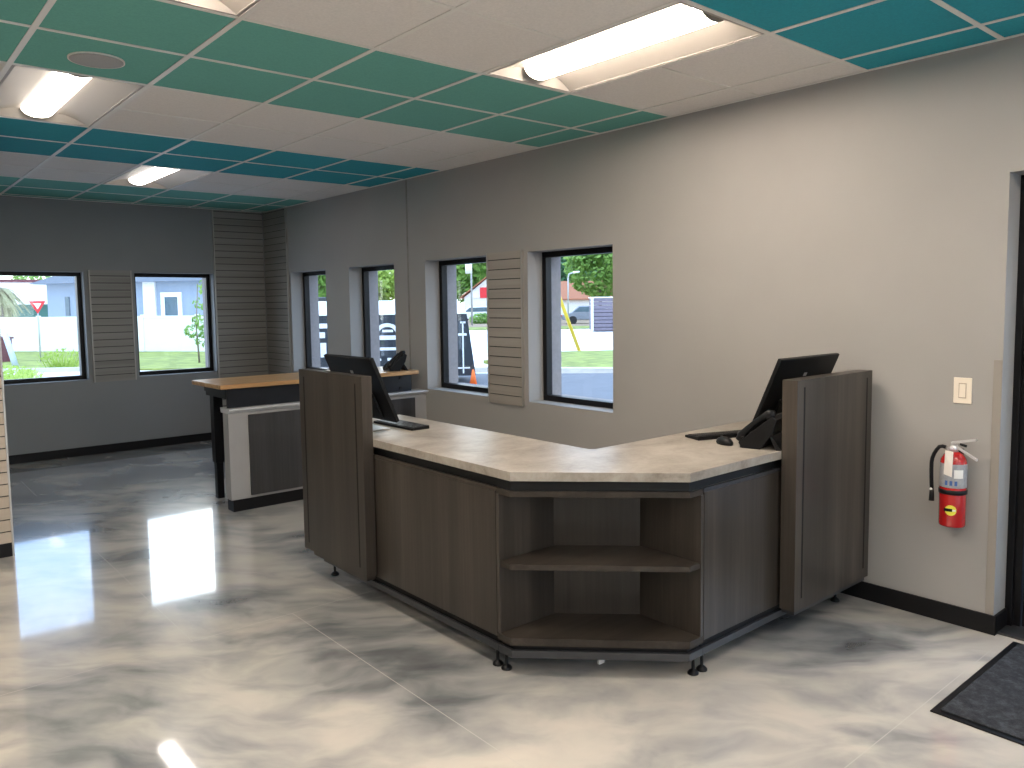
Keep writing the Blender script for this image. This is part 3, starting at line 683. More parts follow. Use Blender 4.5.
# ------------------------------------------------------------------ monitors (local frame: screen looks to +Y, width along X)
def monitor(label, loc, rz, w, h, z0, tilt, sticker=False):
    t = thing('computer_monitor', label, 'monitor', loc, rz, group=None)
    ct_, st_ = math.cos(tilt), math.sin(tilt)
    def P(x, d, s):   # s up along the screen, d thickness towards the back (-Y)
        return (x, -s * st_ - d * ct_, z0 + s * ct_ - d * st_)
    def slab(m, xa, xb, d0, d1, s0, s1):
        m.hexa([P(xa, d0, s0), P(xb, d0, s0), P(xb, d1, s0), P(xa, d1, s0), P(xa, d0, s1), P(xb, d0, s1), P(xb, d1, s1), P(xa, d1, s1)])
    m = mb(); slab(m, -w / 2, w / 2, 0.002, .022, 0, h); sh = m.build('back_shell', 'black_plastic', t, .004, local=True)
    m = mb(); slab(m, -w / 2 + .003, w / 2 - .003, 0, .002, .003, h - .003); m.build('screen', 'screen', t, local=True)
    m = mb(); slab(m, -w * .28, w * .28, .022, .036, .02, h * .45); m.build('rear_housing', 'black_plastic', t, .006, local=True)
    m = mb(); slab(m, -.014, .014, .0218, .0232, h * .74, h * .785); m.build('badge', 'post', sh, local=True)
    if sticker:
        m = mb(); slab(m, w / 2 - .05, w / 2 - .032, .0218, .0228, .045, .078); m.build('energy_sticker', 'lime', sh, local=True)
    m = mb(); a = P(0, .03, .06)
    m.hexa([(-.05, a[1] - .012, .004), (.05, a[1] - .012, .004), (.05, a[1] + .004, .004), (-.05, a[1] + .004, .004), (-.05, a[1] - .012, a[2] + .05), (.05, a[1] - .012, a[2] + .05), (.05, a[1] + .004, a[2] + .05), (-.05, a[1] + .004, a[2] + .05)])
    m.build('stand_neck', 'silver', t, .002, local=True)
    m = mb(); m.box(-.13, .13, -.16, .02, 0, .007); m.build('stand_base', 'silver', t, .003, local=True, label='flat silver foot plate')
    return t
# left: screen faces +X (staff side)
monitor('black computer monitor on the far left part of the counter behind the end screen', (2.262, 3.865, .885), R(-90), .525, .385, .062, R(23.5))
monitor('black computer monitor with lime sticker behind the end screen by the wall', (3.625, 2.16, .885), R(0), .555, .40, .047, R(23.5), True)

def keyboard(label, loc, rz, w=.43, d=.125, top='rail_metal'):
    t = thing('keyboard', label, 'keyboard', loc, rz)
    mb().prism([(-d / 2, 0), (d / 2, 0), (d / 2, .012), (-d / 2, .019)], -w / 2, w / 2, 'x').build('case', 'black_plastic', t, .002, local=True)
    m = mb(); nx, ny = 15, 5
    for a in range(nx):
        for b in range(ny):
            x = -w / 2 + .012 + a * (w - .024) / nx; y = -d / 2 + .01 + b * (d - .02) / ny
            z = .019 - (y + d / 2) / d * .007
            m.box(x, x + (w - .024) / nx - .003, y, y + (d - .02) / ny - .003, z - .002, z + .0025)
    m.build('keys', top, t, local=True)
    return t
keyboard('slim keyboard lying in front of the far left monitor', (2.39, 3.80, .885), R(90), .41, .115)
keyboard('slim black keyboard lying on the right leg of the counter', (3.385, 2.315, .885), R(-20), .40, .12, top='black_plastic')
ms = thing('computer_mouse', 'black computer mouse between the keyboard and the desk phone', 'mouse', (3.19, 2.185, .885), R(70))
b = mb(); b.lathe([(.028, 0), (.031, .006), (.030, .016), (.024, .027), (.012, .034), (.002, .0355)], (0, 0), 20)
for v in b.bm.verts: v.co.x *= 1.75
b.build('shell', 'black_plastic', ms, local=True); mb().cyl((.026, -.003, .0315), (.026, .003, .0315), .007).build('scroll_wheel', 'rail_metal', ms, local=True)

# desk phone, local frame: user sits at +Y, handset on the -X... side
def phone(name_label, loc, rz, sc=1.0):
    t = thing('desk_phone', name_label, 'telephone', loc, rz)
    t.scale = (sc, sc, sc)
    # sloped body: low at front (+Y), high at the back
    m = mb(); m.prism([(.095, .0), (.11, .028), (-.055, .166), (-.078, .150), (-.06, .085), (.0, .0)], -.095, .095, 'x'); m.build('body', 'black_plastic', t, .004, local=True)
    m = mb(); m.hexa([(-.08, -.035, .09), (.08, -.035, .09), (.08, -.02, .10), (-.08, -.02, .10), (-.08, -.095, 0), (.08, -.095, 0), (.08, -.07, 0), (-.08, -.07, 0)]); m.build('rear_stand', 'black_plastic', t, .002, local=True)
    m = mb(); m.box(-.09, .09, .05, .102, 0, .014); m.build('front_foot', 'black_plastic', t, .002, local=True)
    sl = Vector((0, -.165, .14)).normalized(); nn = Vector((0, .14, .165)).normalized()
    o = Vector((0, .105, .028))
    def Q(x, s, h): return tuple(o + sl * s + nn * h + Vector((x, 0, 0)))
    m = mb(); m.hexa([Q(-.02, .12, .001), Q(.085, .12, .001), Q(.085, .205, .001), Q(-.02, .205, .001), Q(-.02, .12, .004), Q(.085, .12, .004), Q(.085, .205, .004), Q(-.02, .205, .004)]); m.build('display', 'screen', t, local=True)
    m = mb()
    for r_ in range(4):
        for c_ in range(3):
            x = .0 + c_ * .026; s_ = .02 + r_ * .022
            m.hexa([Q(x, s_, .0), Q(x + .018, s_, .0), Q(x + .018, s_ + .013, .0), Q(x, s_ + .013, .0), Q(x, s_, .004), Q(x + .018, s_, .004), Q(x + .018, s_ + .013, .004), Q(x, s_ + .013, .004)])
    m.build('keypad', 'rail_metal', t, local=True)
    pts = [Q(-.07, -.002, .010), Q(-.07, .025, .020), Q(-.07, .07, .027), Q(-.07, .12, .029), Q(-.07, .165, .026), Q(-.07, .20, .020), Q(-.07, .224, .006)]
    m = mb().tube(pts, [.018, .022, .016, .014, .016, .023, .018], 14)
    hs_ = m.build('handset', 'black_plastic', t, local=True)
    mb().tube([Q(-.07, .195, .016), Q(-.07, .195, .001)], .021, 14).build('earpiece', 'black_plastic', hs_, local=True)
    mb().tube([Q(-.07, .025, .016), Q(-.07, .025, .001)], .021, 14).build('mouthpiece', 'black_plastic', hs_, local=True)
    return t
phone('black desk phone standing on the right leg of the counter by the end screen', (3.27, 2.01, .885), R(14), .95)
phone('black desk phone on the butcher block top below the far windows', (3.76, 6.03, .986), R(80), .92)

# ------------------------------------------------------------------ rear island: half wall with ledge, butcher block table
PY = 5.92
iw = thing('half_wall_counter', 'light grey half-height counter with dark wood panel and pale ledge behind', 'counter', (3.08, 5.98, 0))
mb().box(2.192, XW, PY, 6.03, .09, .762).build('body', 'pony', iw, .002)
mb().box(2.205, XW - .012, PY - .004, 6.035, 0, .09).build('kick_base', 'base', iw)
mb().box(2.345, 3.87, PY - .018, PY, .112, .742).build('wood_panel', 'lam_grey', iw, .001, label='dark grey wood grain panel')
mb().prism([(PY - .045, .800), (PY - .045, .788), (PY - .005, .762), (6.05, .762), (6.06, .788), (6.06, .800)], 2.185, XW, 'x').build('ledge', 'cap', iw, .001, label='pale ledge with sloped underside')
tb = thing('butcher_block_table', 'high butcher block table with black metal legs behind the counter', 'table', (3.02, 6.2, 0))
tp = mb().prism([(2.135, 5.90), (3.89, 5.875), (3.915, 5.90), (3.915, 6.50), (3.89, 6.53), (2.155, 6.53), (2.125, 6.50)], .952, .985).build('tabletop', 'butcher', tb, .004)
mb().box(2.20, 3.86, 5.945, 5.965, .801, .951).build('modesty_panel', 'navy_metal', tb, .001)
mb().box(2.198, 2.216, 5.966, 6.40, .87, .951).box(2.2, 3.85, 6.40, 6.44, .90, .951).build('apron_frame', 'black_metal', tb)
for xa in (2.262, 3.80):
    lg = mb().box(xa, xa + .075, 6.42, 6.50, .30, .951).box(xa + .01, xa + .065, 6.43, 6.49, .0, .30).build('leg', 'black_metal', tb, .002)
    mb().box(xa + .075, xa + .12, 6.44, 6.48, .56, .60).build('crossbar_bracket', 'rail_metal', lg)
mb().box(3.82, 3.85, 5.97, 6.00, .80, .951).build('leg', 'black_metal', tb)
for z in (.925, .835): mb().cyl((3.745, 5.945, z), (3.745, 5.938, z), .012).build('bolt', 'black_plastic', tb)

# ------------------------------------------------------------------ outdoors
GZ = -0.15
def rot2(px, py, d, n, a, b):
    return (px + d[0] * a + n[0] * b, py + d[1] * a + n[1] * b)
def W(u): return u
def slab(name, poly, z0, z1, mat): return struct(name, mb().prism(poly, z0, z1), mat)
g0 = slab('trim_10', [(-40, -60), (150, -60), (150, 170), (-40, 170)], GZ - .5, GZ - .03, 'concrete')          # pale road all around
# asphalt driveway close to the building on the right-hand side
slab('trim_11', [(XW + TH, -14), (30, -14), (19.0, 8.0), (12.7, 14.3), (9.2, 18.8), (6.6, 20), (6.3, 11), (XW + TH, 11)], GZ - .03, GZ, 'asphalt')
slab('trim_12', [(14.2, 12.95), (12.2, 15.8), (12.35, 16.1), (14.45, 13.3), (23, 5.5), (22.8, 5.2)], GZ - .03, GZ + .10, 'kerb')
slab('trim_13', [(14.45, 13.1), (13.5, 15.6), (14.2, 18.0), (18.5, 19.2), (24, 16), (29, 8), (23, 5.2)], GZ - .03, GZ + .07, 'grass')
# verge with brown edge beyond the road
slab('trim_14', [(28, 42.5), (30.8, 42.1), (36.0, 37.0), (42, 33.0), (44.5, 35), (38.3, 42), (33, 46), (28, 46)], GZ - .03, GZ + .03, 'grass')
slab('trim_15', [(33.1, 46.1), (38.4, 42.1), (44.6, 35.1), (75, 60), (60, 100), (20, 100), (24, 46.2)], GZ - .03, GZ + .04, 'mulch')
bv = thing('box_van', 'dark van with a white stripe beyond the trailer outside the farthest window', 'van', (11.6, 23.0, GZ))
m = mb(); fbx = [rot2(11.6, 23.1, (.76, -.65), (.65, .76), a, b_) for a, b_ in ((-1.6, 0), (.9, 0), (.9, 4), (-1.6, 4))]
m.prism(fbx, GZ + .25, 1.84); m.build('body', 'trailer', bv, .05)
m = mb(); m.prism([rot2(11.6, 23.1, (.76, -.65), (.65, .76), a, b_) for a, b_ in ((-1.6, -.02), (.9, -.02), (.9, 0), (-1.6, 0))], 1.38, 1.56); m.build('stripe', 'sign_white', bv)
for a in (-1.3, .6):
    c0 = rot2(11.6, 23.1, (.76, -.65), (.65, .76), a, .1); c1 = rot2(11.6, 23.1, (.76, -.65), (.65, .76), a, .35)
    mb().cyl((*c0, GZ + .33), (*c1, GZ + .33), .33, n=20).build('wheel', 'tyre', bv)
# lawn behind the back wall
slab('trim_16', [(-12, 29.5), (3.2, 26.2), (5.1, 24.8), (8.4, 21.5), (13.0, 19.2), (15.5, 24), (9.9, 31.7), (6.05, 36.8), (-2, 47), (-12, 47)], GZ - .03, GZ + .02, 'grass')
slab('trim_17', [(-12, 29.2), (3.1, 25.9), (5.0, 24.5), (5.1, 24.8), (3.2, 26.2), (-12, 29.5)], GZ - .03, GZ + .08, 'kerb')

FD = (.602, -.798); FN = (.798, .602)
# white privacy fence
fe = thing('privacy_fence', 'long white vinyl privacy fence behind the lawn', 'fence', (8, 34, GZ))
def fbox(m, o, d, n, a0, a1, b0, b1, z0, z1):
    m.prism([rot2(o[0], o[1], d, n, a0, b0), rot2(o[0], o[1], d, n, a1, b0), rot2(o[0], o[1], d, n, a1, b1), rot2(o[0], o[1], d, n, a0, b1)], z0, z1)
FO = (6.05, 36.6)
m = mb(); fbox(m, FO, FD, FN, -9, 8.2, 0, .05, GZ + .03, 1.20); m.build('boards', 'fence', fe)
m = mb(); fbox(m, FO, FD, FN, -9, 8.2, -.02, .07, 1.18, 1.26); m.build('top_rail', 'fence', fe)
for q in range(-4, 4):
    m = mb(); fbox(m, FO, FD, FN, q * 2.4 - .06, q * 2.4 + .06, -.035, .085, GZ, 1.31); m.build('post', 'fence', fe)
# pale blue house
HO = (6.05 + 9 * .798, 36.6 + 9 * .602)
hs = thing('house', 'pale blue one-storey house with grey hipped roof behind the white fence', 'house', (16, 44, GZ))
m = mb(); fbox(m, HO, FD, FN, -7.9, 3.6, 0, 7, GZ, 2.95); m.build('walls', 'house_blue', hs)
m = mb(); e = [rot2(*HO, FD, FN, a, b_) for a, b_ in ((-8.5, -.6), (4.2, -.6), (4.2, 7.6), (-8.5, 7.6))]; rg = [rot2(*HO, FD, FN, a, 3.5) for a in (-4.5, 0.2)]
V = [m.bm.verts.new((x, y, 2.9)) for x, y in e] + [m.bm.verts.new((x, y, 5.0)) for x, y in rg]
for q in ((0, 1, 5, 4), (1, 2, 5), (2, 3, 4, 5), (3, 0, 4), (3, 2, 1, 0)): m.face([V[i] for i in q])
m.build('roof', 'roof_grey', hs)
m = mb(); fbox(m, HO, FD, FN, -1.95, -1.25, -.12, -.001, GZ, 2.9); m.build('pilaster', 'house_white', hs)
m = mb(); fbox(m, HO, FD, FN, -.95, .25, -.08, -.001, .6, 2.35); wf = m.build('window_surround', 'fence', hs)
m = mb(); fbox(m, HO, FD, FN, -.72, .03, -.09, -.08, .82, 2.12); m.build('pane', 'win_dark', wf)
m = mb(); fbox(m, HO, FD, FN, -6.75, -6.5, -.06, -.001, 1.2, 2.2); m.build('narrow_window', 'win_dark', hs)
# low building with green wall
lb = thing('low_building', 'low white flat-roofed building with a green wall, far behind the fence', 'building', (7, 62, GZ))
mb().box(1.5, 11.5, 60, 66, GZ, 1.9).build('green_wall', 'green_wall', lb)
mb().box(1.2, 11.8, 59.4, 66.5, 1.9, 3.3).build('parapet', 'house_white', lb)
mb().box(1.1, 11.9, 59.3, 66.6, 3.3, 3.5).build('coping', 'maroon', lb)
# yield sign
ys = thing('yield_sign', 'red and white triangular yield sign on a thin post', 'road sign', (4.9, 29.6, GZ))
vd = Vector((4.9, 29.6, 0)).normalized(); sd = Vector((vd.y, -vd.x, 0))
def tri(m, s, cz, off, th):
    c = Vector((4.9, 29.6, cz)) - vd * off
    pts = [c + sd * s + Vector((0, 0, s * .577)), c - sd * s + Vector((0, 0, s * .577)), c - Vector((0, 0, s * 1.155))]
    A = [m.bm.verts.new(p) for p in pts]; B = [m.bm.verts.new(p - vd * th) for p in pts]
    m.face(A); m.face(B[::-1])
    for i in range(3): m.face([A[i], A[(i + 1) % 3], B[(i + 1) % 3], B[i]])
m = mb(); tri(m, .24, 1.70, .03, .01); sg = m.build('sign_plate', 'sign_red', ys)
m = mb(); tri(m, .115, 1.705, .042, .004); m.build('inner_triangle', 'sign_white', sg)
mb().cyl((4.9, 29.6, GZ), (4.9, 29.6, 1.84), .022, n=8).build('post', 'post', ys)
# guy wire with guards
def guy(label, base, top, gl, mat, r=.045):
    t = thing('guy_wire_guard', label, 'wire guard', base)
    b0, t0 = Vector(base), Vector(top); gpt = b0 + (t0 - b0).normalized() * gl
    mb().cyl(b0, gpt, r, r * .9, 10).build('guard_sleeve', mat, t)
    mb().cyl(gpt, t0, .012, n=6).build('wire', 'post', t)
guy('pale leaning utility wire guard in front of the white fence', (3.745, 26.27, GZ), (2.65, 27.2, 5.2), 1.55, 'pale_blue', .085)
guy('bright yellow leaning wire guard across the road', (19.4, 19.2, GZ), (15.5, 18.5, 6.3), 2.35, 'yel_guard', .065)
tag(recenter(mb().box(3.2, 4.25, 30.4, 31.2, GZ, .62).box(3.15, 4.30, 30.35, 31.25, .62, .68).build('utility_box', 'maroon', None, .02), (3.7, 30.8, GZ)), 'dark maroon utility box standing before the white fence', 'utility box')

# foliage helpers
def leaf_cloud(m, c, r, n, s, flat=1.0):
    for _ in range(n):
        while True:
            p = Vector((random.uniform(-1, 1), random.uniform(-1, 1), random.uniform(-1, 1)))
            if p.length < 1: break
        p = p.normalized() * (p.length ** .45)
        q = Vector(c) + Vector((p.x * r[0], p.y * r[1], p.z * r[2]))
        u = Vector((random.gauss(0, 1), random.gauss(0, 1), random.gauss(0, 1))).normalized(); w = u.orthogonal().normalized()
        k_ = s * random.uniform(.6, 1.3); m.quad(q, u * k_, w * k_ * .7)
def tree(label, x, y, h, r, mat, n=1100, s=.28, trunk=.18, low=.3, group=None):
    t = thing('tree', label, 'tree', (x, y, GZ), group=group)
    mb().tube([(x, y, GZ), (x + .1, y, GZ + h * .3), (x - .05, y + .05, GZ + h * .6)], [trunk, trunk * .8, trunk * .5], 8).build('trunk', 'bark', t)
    m = mb(); cz = GZ + h * (1 + low) / 2; rz_ = h * (1 - low) / 2
    leaf_cloud(m, (x, y, cz), (r, r, rz_), n // 2, s)
    for _ in range(7):
        a = random.uniform(0, 6.28); rr = r * random.uniform(.35, .7)
        leaf_cloud(m, (x + rr * math.cos(a), y + rr * math.sin(a), cz + random.uniform(-.6, .6) * rz_), (r * .45, r * .45, rz_ * .4), n // 14, s)
    m.build('foliage', mat, t, recalc=False)
    return t
tree('bright green broad tree behind the mauve enclosure', 53.5, 50.3, 8.6, 3.3, 'leaf', 6500, .17, low=.24)
tree('dark green tall tree left of the bright one, behind the orange roof', 88, 90.5, 15, 5.5, 'leaf_dark', 5000, .4, low=.2)
tree('tall dark tree filling the sky right of the orange roof', 101, 87, 17, 7.5, 'leaf_dark', 6000, .5, low=.15)
tree('small yellow-green shrub tree in front of the orange roof', 37.75, 40.6, 2.7, .6, 'leaf_yellow', 1500, .07, trunk=.05, low=.3)
tree('broad bright tree behind the white gabled house', 74, 95.5, 15.5, 9, 'leaf', 7500, .42, low=.1)
tree('wide yellow-green tree outside the third window from the entrance', 52, 94.5, 8.2, 7, 'leaf_yellow', 6000, .32, low=.1)
tree('green tree outside the farthest window of the right wall', 19.6, 38.8, 5.0, 1.9, 'leaf', 4200, .12, low=.42)
tree('leafy round tree rising behind the low building', 14.6, 87, 5.7, 2.6, 'leaf', 2200, .14, low=.15)
t = thing('palm_tree', 'shaggy palm tree with drooping fronds at the left window edge', 'palm tree', (5.6, 42.8, GZ))
mb().tube([(5.6, 42.8, GZ), (5.55, 42.8, 1.5), (5.55, 42.8, 2.6)], [.2, .16, .16], 8).build('trunk', 'bark', t)
m = mb()
for q in range(110):
    a = random.uniform(0, 6.28); l_ = random.uniform(.8, 1.35); up = random.uniform(-1.0, .7)
    p0 = Vector((5.55, 42.8, 2.5)); d1 = Vector((math.cos(a), math.sin(a), up)).normalized()
    for k_ in range(5):
        s0, s1 = k_ / 5, (k_ + 1) / 5
        A = p0 + d1 * l_ * s0 - Vector((0, 0, .9 * s0 * s0)); B = p0 + d1 * l_ * s1 - Vector((0, 0, .9 * s1 * s1))
        sd_ = d1.cross(Vector((0, 0, 1))).normalized() * (.13 * (1 - s0) + .03)
        m.face([m.bm.verts.new(A - sd_), m.bm.verts.new(A + sd_), m.bm.verts.new(B + sd_ * .8), m.bm.verts.new(B - sd_ * .8)])
m.build('fronds', 'frond', t, recalc=False)
# sapling in front of the fence
t = thing('sapling', 'thin leafy sapling at the right edge of the back wall window', 'young tree', (8.3, 24.6, GZ))
mb().tube([(8.3, 24.6, GZ), (8.25, 24.6, 1.0), (8.35, 24.6, 2.3)], [.03, .02, .012], 6).build('stem', 'bark', t)
m = mb()
for cx_, cz_, n_ in ((8.45, 1.15, 60), (8.2, .85, 60), (8.5, .55, 60), (8.55, 2.2, 40), (8.5, 1.7, 30)): leaf_cloud(m, (cx_, 24.6, cz_), (.3, .28, .2), n_, .055)
m.build('leaves', 'leaf', t, recalc=False)
# tall weeds close to the far left window
for (x, y, h, lab) in ((3.1, 22.8, .38, 'clump of tall weeds below the wire guard'), (4.75, 25.6, .62, 'bushy weeds beside the yield sign post'), (2.95, 20.6, .4, 'tuft of long grass blades just outside the back wall window')):
    t = thing('weed_clump', lab, 'weeds', (x, y, GZ)); m = mb()
    for _ in range(60):
        a = random.uniform(0, 6.28); r_ = random.uniform(0, .45); b0 = Vector((x + r_ * math.cos(a), y + r_ * math.sin(a), GZ)); tp_ = b0 + Vector((math.cos(a) * .25, math.sin(a) * .25, h * random.uniform(.5, 1)))
        sd_ = Vector((.02, 0, 0)); m.face([m.bm.verts.new(b0 - sd_), m.bm.verts.new(b0 + sd_), m.bm.verts.new(tp_)])
    leaf_cloud(m, (x, y, GZ + h * .5), (.5, .4, h * .45), 150, .035)
    m.build('blades', 'leaf_yellow', t, recalc=False)

# houses across the road on the right
def gable(label, o, d, L_, D_, wh, rh, wallm, roofm):
    n = (-d[1], d[0]); t = thing('house', label, 'house', (o[0], o[1], GZ))
    P_ = lambda a, b_: rot2(o[0], o[1], d, n, a, b_)
    m = mb(); m.prism([P_(0, 0), P_(L_, 0), P_(L_, D_), P_(0, D_)], GZ, wh)
    A = [m.bm.verts.new((*P_(0, 0), wh)), m.bm.verts.new((*P_(L_, 0), wh)), m.bm.verts.new((*P_(L_ / 2, 0), wh + rh))]
    B = [m.bm.verts.new((*P_(0, D_), wh)), m.bm.verts.new((*P_(L_, D_), wh)), m.bm.verts.new((*P_(L_ / 2, D_), wh + rh))]
    m.face(A); m.face(B[::-1]); m.face([A[0], A[2], B[2], B[0]]); m.face([A[1], B[1], B[2], A[2]])
    m.build('walls', wallm, t)
    m = mb()
    for s0, s1 in (((-.5, wh - .25), (L_ / 2, wh + rh)), ((L_ + .5, wh - .25), (L_ / 2, wh + rh))):
        q = [(*P_(s0[0], -.4), s0[1] + .1), (*P_(s1[0], -.4), s1[1] + .1), (*P_(s1[0], D_ + .4), s1[1] + .1), (*P_(s0[0], D_ + .4), s0[1] + .1)]
        m.hexa([*[(x, y, z) for x, y, z in q], *[(x, y, z + .15) for x, y, z in q]])
    m.build('roof', roofm, t); return t, P_
VD = (.76, -.65)
h1, P1 = gable('white gabled house with a red and white sign across the road', (54.4, 72.3), VD, 6.2, 6, 2.3, 2.5, 'house_white', 'roof_orange')
m = mb(); q = [P1(1.8, -.12), P1(2.75, -.12), P1(2.75, -.02), P1(1.8, -.02)]; m.prism(q, 2.2, 3.4); m.build('shop_sign', 'sign_red', h1)
m = mb(); q = [P1(.9, -.12), P1(1.75, -.12), P1(1.75, -.02), P1(.9, -.02)]; m.prism(q, 2.2, 3.0); m.build('shop_sign', 'sign_white', h1)
h2, P2 = gable('beige house with orange tiled roof behind the parked cars', (73.4, 63.4), (.65, .76), 8, 9, 2.0, 2.0, 'house_white', 'roof_orange')
# mauve board enclosure
en = thing('board_enclosure', 'mauve boarded enclosure with pale top at the right window edge', 'enclosure', (36.5, 32.5, GZ))
def ebox(m, a0, a1, b0, b1, z0, z1): fbox(m, (33.7, 32.2), VD, (.65, .76), a0, a1, b0, b1, z0, z1)
m = mb()
for q in range(9): ebox(m, 0, 4.2, 0, 2.5, GZ + .03 + q * .215, GZ + .215 + q * .215)
m.build('boards', 'purple_wood', en)
m = mb(); ebox(m, -.05, 4.3, -.05, 2.6, 1.80, 1.87); m.build('cap', 'house_white', en)
m = mb(); ebox(m, -.14, -.002, -.05, .1, GZ, 1.80); m.build('corner_post', 'house_white', en)
# cars
def car(label, x, y, rz, paint, group=None):
    t = thing('car', label, 'car', (x, y, GZ + .0), rz)
    m = mb(); m.prism([(-2.2, .35), (-2.25, .75), (-1.5, .92), (-.9, 1.42), (.7, 1.45), (1.5, .98), (2.2, .85), (2.25, .35)], -.86, .86, 'y'); m.build('body', paint, t, .06, local=True)
    m = mb(); m.prism([(-1.32, .97), (-.85, 1.36), (.65, 1.38), (1.28, .99)], -.868, .868, 'y'); m.build('side_windows', 'win_dark', t, local=True)
    for wx in (-1.4, 1.4):
        for wy in (-.78, .78): mb().cyl((wx, wy - .1, .33), (wx, wy + .1, .33), .33, n=20).build('wheel', 'tyre', t, local=True)
    mb().box(-2.27, -2.2, -.7, .7, .62, .74).build('rear_lights', 'sign_red', t, local=True)
    return t
car('silver parked car behind the yellow wire guard', 44.9, 43.3, math.atan2(VD[1], VD[0]), 'car_silver')
car('dark parked car left of the silver one across the road', 41.2, 46.6, math.atan2(VD[1], VD[0]), 'car_dark')
car('white parked car in front of the white gabled house', 44.6, 57.0, math.atan2(VD[1], VD[0]), 'car_white')
# hedge in front of the white car
t = thing('hedge', 'low rounded green hedge in front of the white parked car', 'hedge', (40.9, 52.0, GZ))
m = mb(); leaf_cloud(m, (40.9, 52.0, .25), (1.1, .9, .5), 900, .08); m.build('leaves', 'leaf', t, recalc=False)
# street lamp and utility pole
sl = thing('street_lamp', 'slim grey street lamp with curved arm among the trees', 'street lamp', (38.87, 39.57, GZ))
mb().tube([(38.87, 39.57, GZ), (38.87, 39.57, 3.3), (38.92, 39.52, 3.55), (39.2, 39.3, 3.66)], .05, 8).build('pole', 'post', sl)
mb().cyl((39.15, 39.34, 3.65), (39.5, 39.05, 3.7), .08, .05, 8).build('lamp_head', 'sign_white', sl)
up = thing('utility_pole', 'grey utility pole carrying a round white transformer', 'utility pole', (36.84, 48.03, GZ))
mb().cyl((36.84, 48.03, GZ), (36.84, 48.03, 8.5), .075, .06, 10).build('pole', 'post', up)
mb().cyl((36.5, 47.9, 3.85), (36.5, 47.9, 4.65), .26, n=14).build('transformer', 'sign_white', up)
# black enclosed trailer near the right wall windows
TO = (10.2, 13.2); TD = (-.828, .56); TN = (.56, .828)
tr = thing('enclosed_trailer', 'black enclosed trailer with white markings parked outside the windows', 'trailer', (9.8, 15.2, GZ))
m = mb(); P_ = lambda a, b_, z: (*rot2(*TO, TD, TN, a, b_), z)
m.hexa([P_(0, 0, .05), P_(4.3, 0, .05), P_(4.3, 1.9, .05), P_(0, 1.9, .05), P_(.17, 0, 1.36), P_(4.3, 0, 1.36), P_(4.3, 1.9, 1.36), P_(.17, 1.9, 1.36)]); m.build('body', 'trailer', tr)
m = mb(); m.hexa([P_(.16, -.02, 1.36), P_(4.32, -.02, 1.36), P_(4.32, 1.92, 1.36), P_(.16, 1.92, 1.36), P_(.35, .25, 1.66), P_(4.2, .25, 1.66), P_(4.2, 1.7, 1.66), P_(.35, 1.7, 1.66)]); m.build('roof', 'sign_white', tr, .03)
m = mb()
def tb_(a0, a1, z0, z1): m.hexa([P_(a0, -.006, z0), P_(a1, -.006, z0), P_(a1, 0, z0), P_(a0, 0, z0), P_(a0, -.006, z1), P_(a1, -.006, z1), P_(a1, 0, z1), P_(a0, 0, z1)])
tb_(.245, .275, .1, 1.2); tb_(.18, .36, .90, .95); tb_(.12, .38, .2, .23); tb_(.2, .31, 1.16, 1.2)
m.build('door_bars', 'sign_white', tr)
# big lettering with an arch above, as on the trailer side
m = mb()
ac = 1.84
for q in range(12):
    a0, a1 = math.pi * q / 12, math.pi * (q + 1) / 12
    pts = []
    for (a, r_) in ((a0, .16), (a1, .16), (a1, .24), (a0, .24)):
        pts.append(P_(ac + r_ * 1.1 * math.cos(a), -.006, .96 + r_ * .95 * math.sin(a)))
    m.face([m.bm.verts.new(p) for p in pts])
for (a0, a1, z0, z1) in ((1.45, 2.2, .84, .93), (1.72, 1.94, 1.0, 1.05), (2.04, 2.16, .93, 1.06), (1.5, 1.62, .93, 1.1), (1.4, 2.3, .62, .68), (1.5, 1.85, .40, .46), (1.98, 2.1, .40, .45), (1.55, 1.7, .14, .24), (1.85, 2.0, .10, .2), (3.1, 3.22, .5, .8), (3.05, 3.3, 1.1, 1.2), (3.12, 3.28, .9, 1.02), (3.15, 3.26, .15, .3)): tb_(a0, a1, z0, z1)
m.build('side_lettering', 'sign_white', tr)
for a in (1.6, 2.5):
    c0 = P_(a, .01, .2); c1 = P_(a, .2, .2)
    mb().cyl((c0[0], c0[1], GZ + .12), (c1[0], c1[1], GZ + .12), .12, n=20).build('wheel', 'tyre', tr)
cn = thing('traffic_cone', 'small orange traffic cone beside the black trailer', 'traffic cone', (9.9, 12.9, GZ))
mb().box(9.78, 10.02, 12.78, 13.02, GZ, GZ + .03).build('base', 'orange', cn); mb().cyl((9.9, 12.9, GZ + .03), (9.9, 12.9, GZ + .36), .085, .02, 16).build('cone', 'orange', cn)

# ------------------------------------------------------------------ daylight
w = bpy.data.worlds.new('sky'); scene.world = w; w.use_nodes = True; nt = w.node_tree
for n in list(nt.nodes): nt.nodes.remove(n)
out = nt.nodes.new('ShaderNodeOutputWorld'); bg = nt.nodes.new('ShaderNodeBackground'); nt.links.new(bg.outputs[0], out.inputs[0])
tc = nt.nodes.new('ShaderNodeTexCoord'); sp_ = nt.nodes.new('ShaderNodeSeparateXYZ'); nt.links.new(tc.outputs['Generated'], sp_.inputs[0])
nz = N(nt, 'ShaderNodeTexNoise', Scale=3.2, Detail=5.0); mp = nt.nodes.new('ShaderNodeMapping'); mp.inputs['Scale'].default_value = (1, 1, 2.5)
nt.links.new(tc.outputs['Generated'], mp.inputs[0]); nt.links.new(mp.outputs[0], nz.inputs['Vector'])
el = ramp(nt, [(0.0, (0.90, 0.90, 0.88)), (0.11, (0.88, 0.93, 0.98)), (0.20, (0.34, 0.50, 0.80)), (0.9, (0.52, 0.72, 1.1))], sp_.outputs[2])
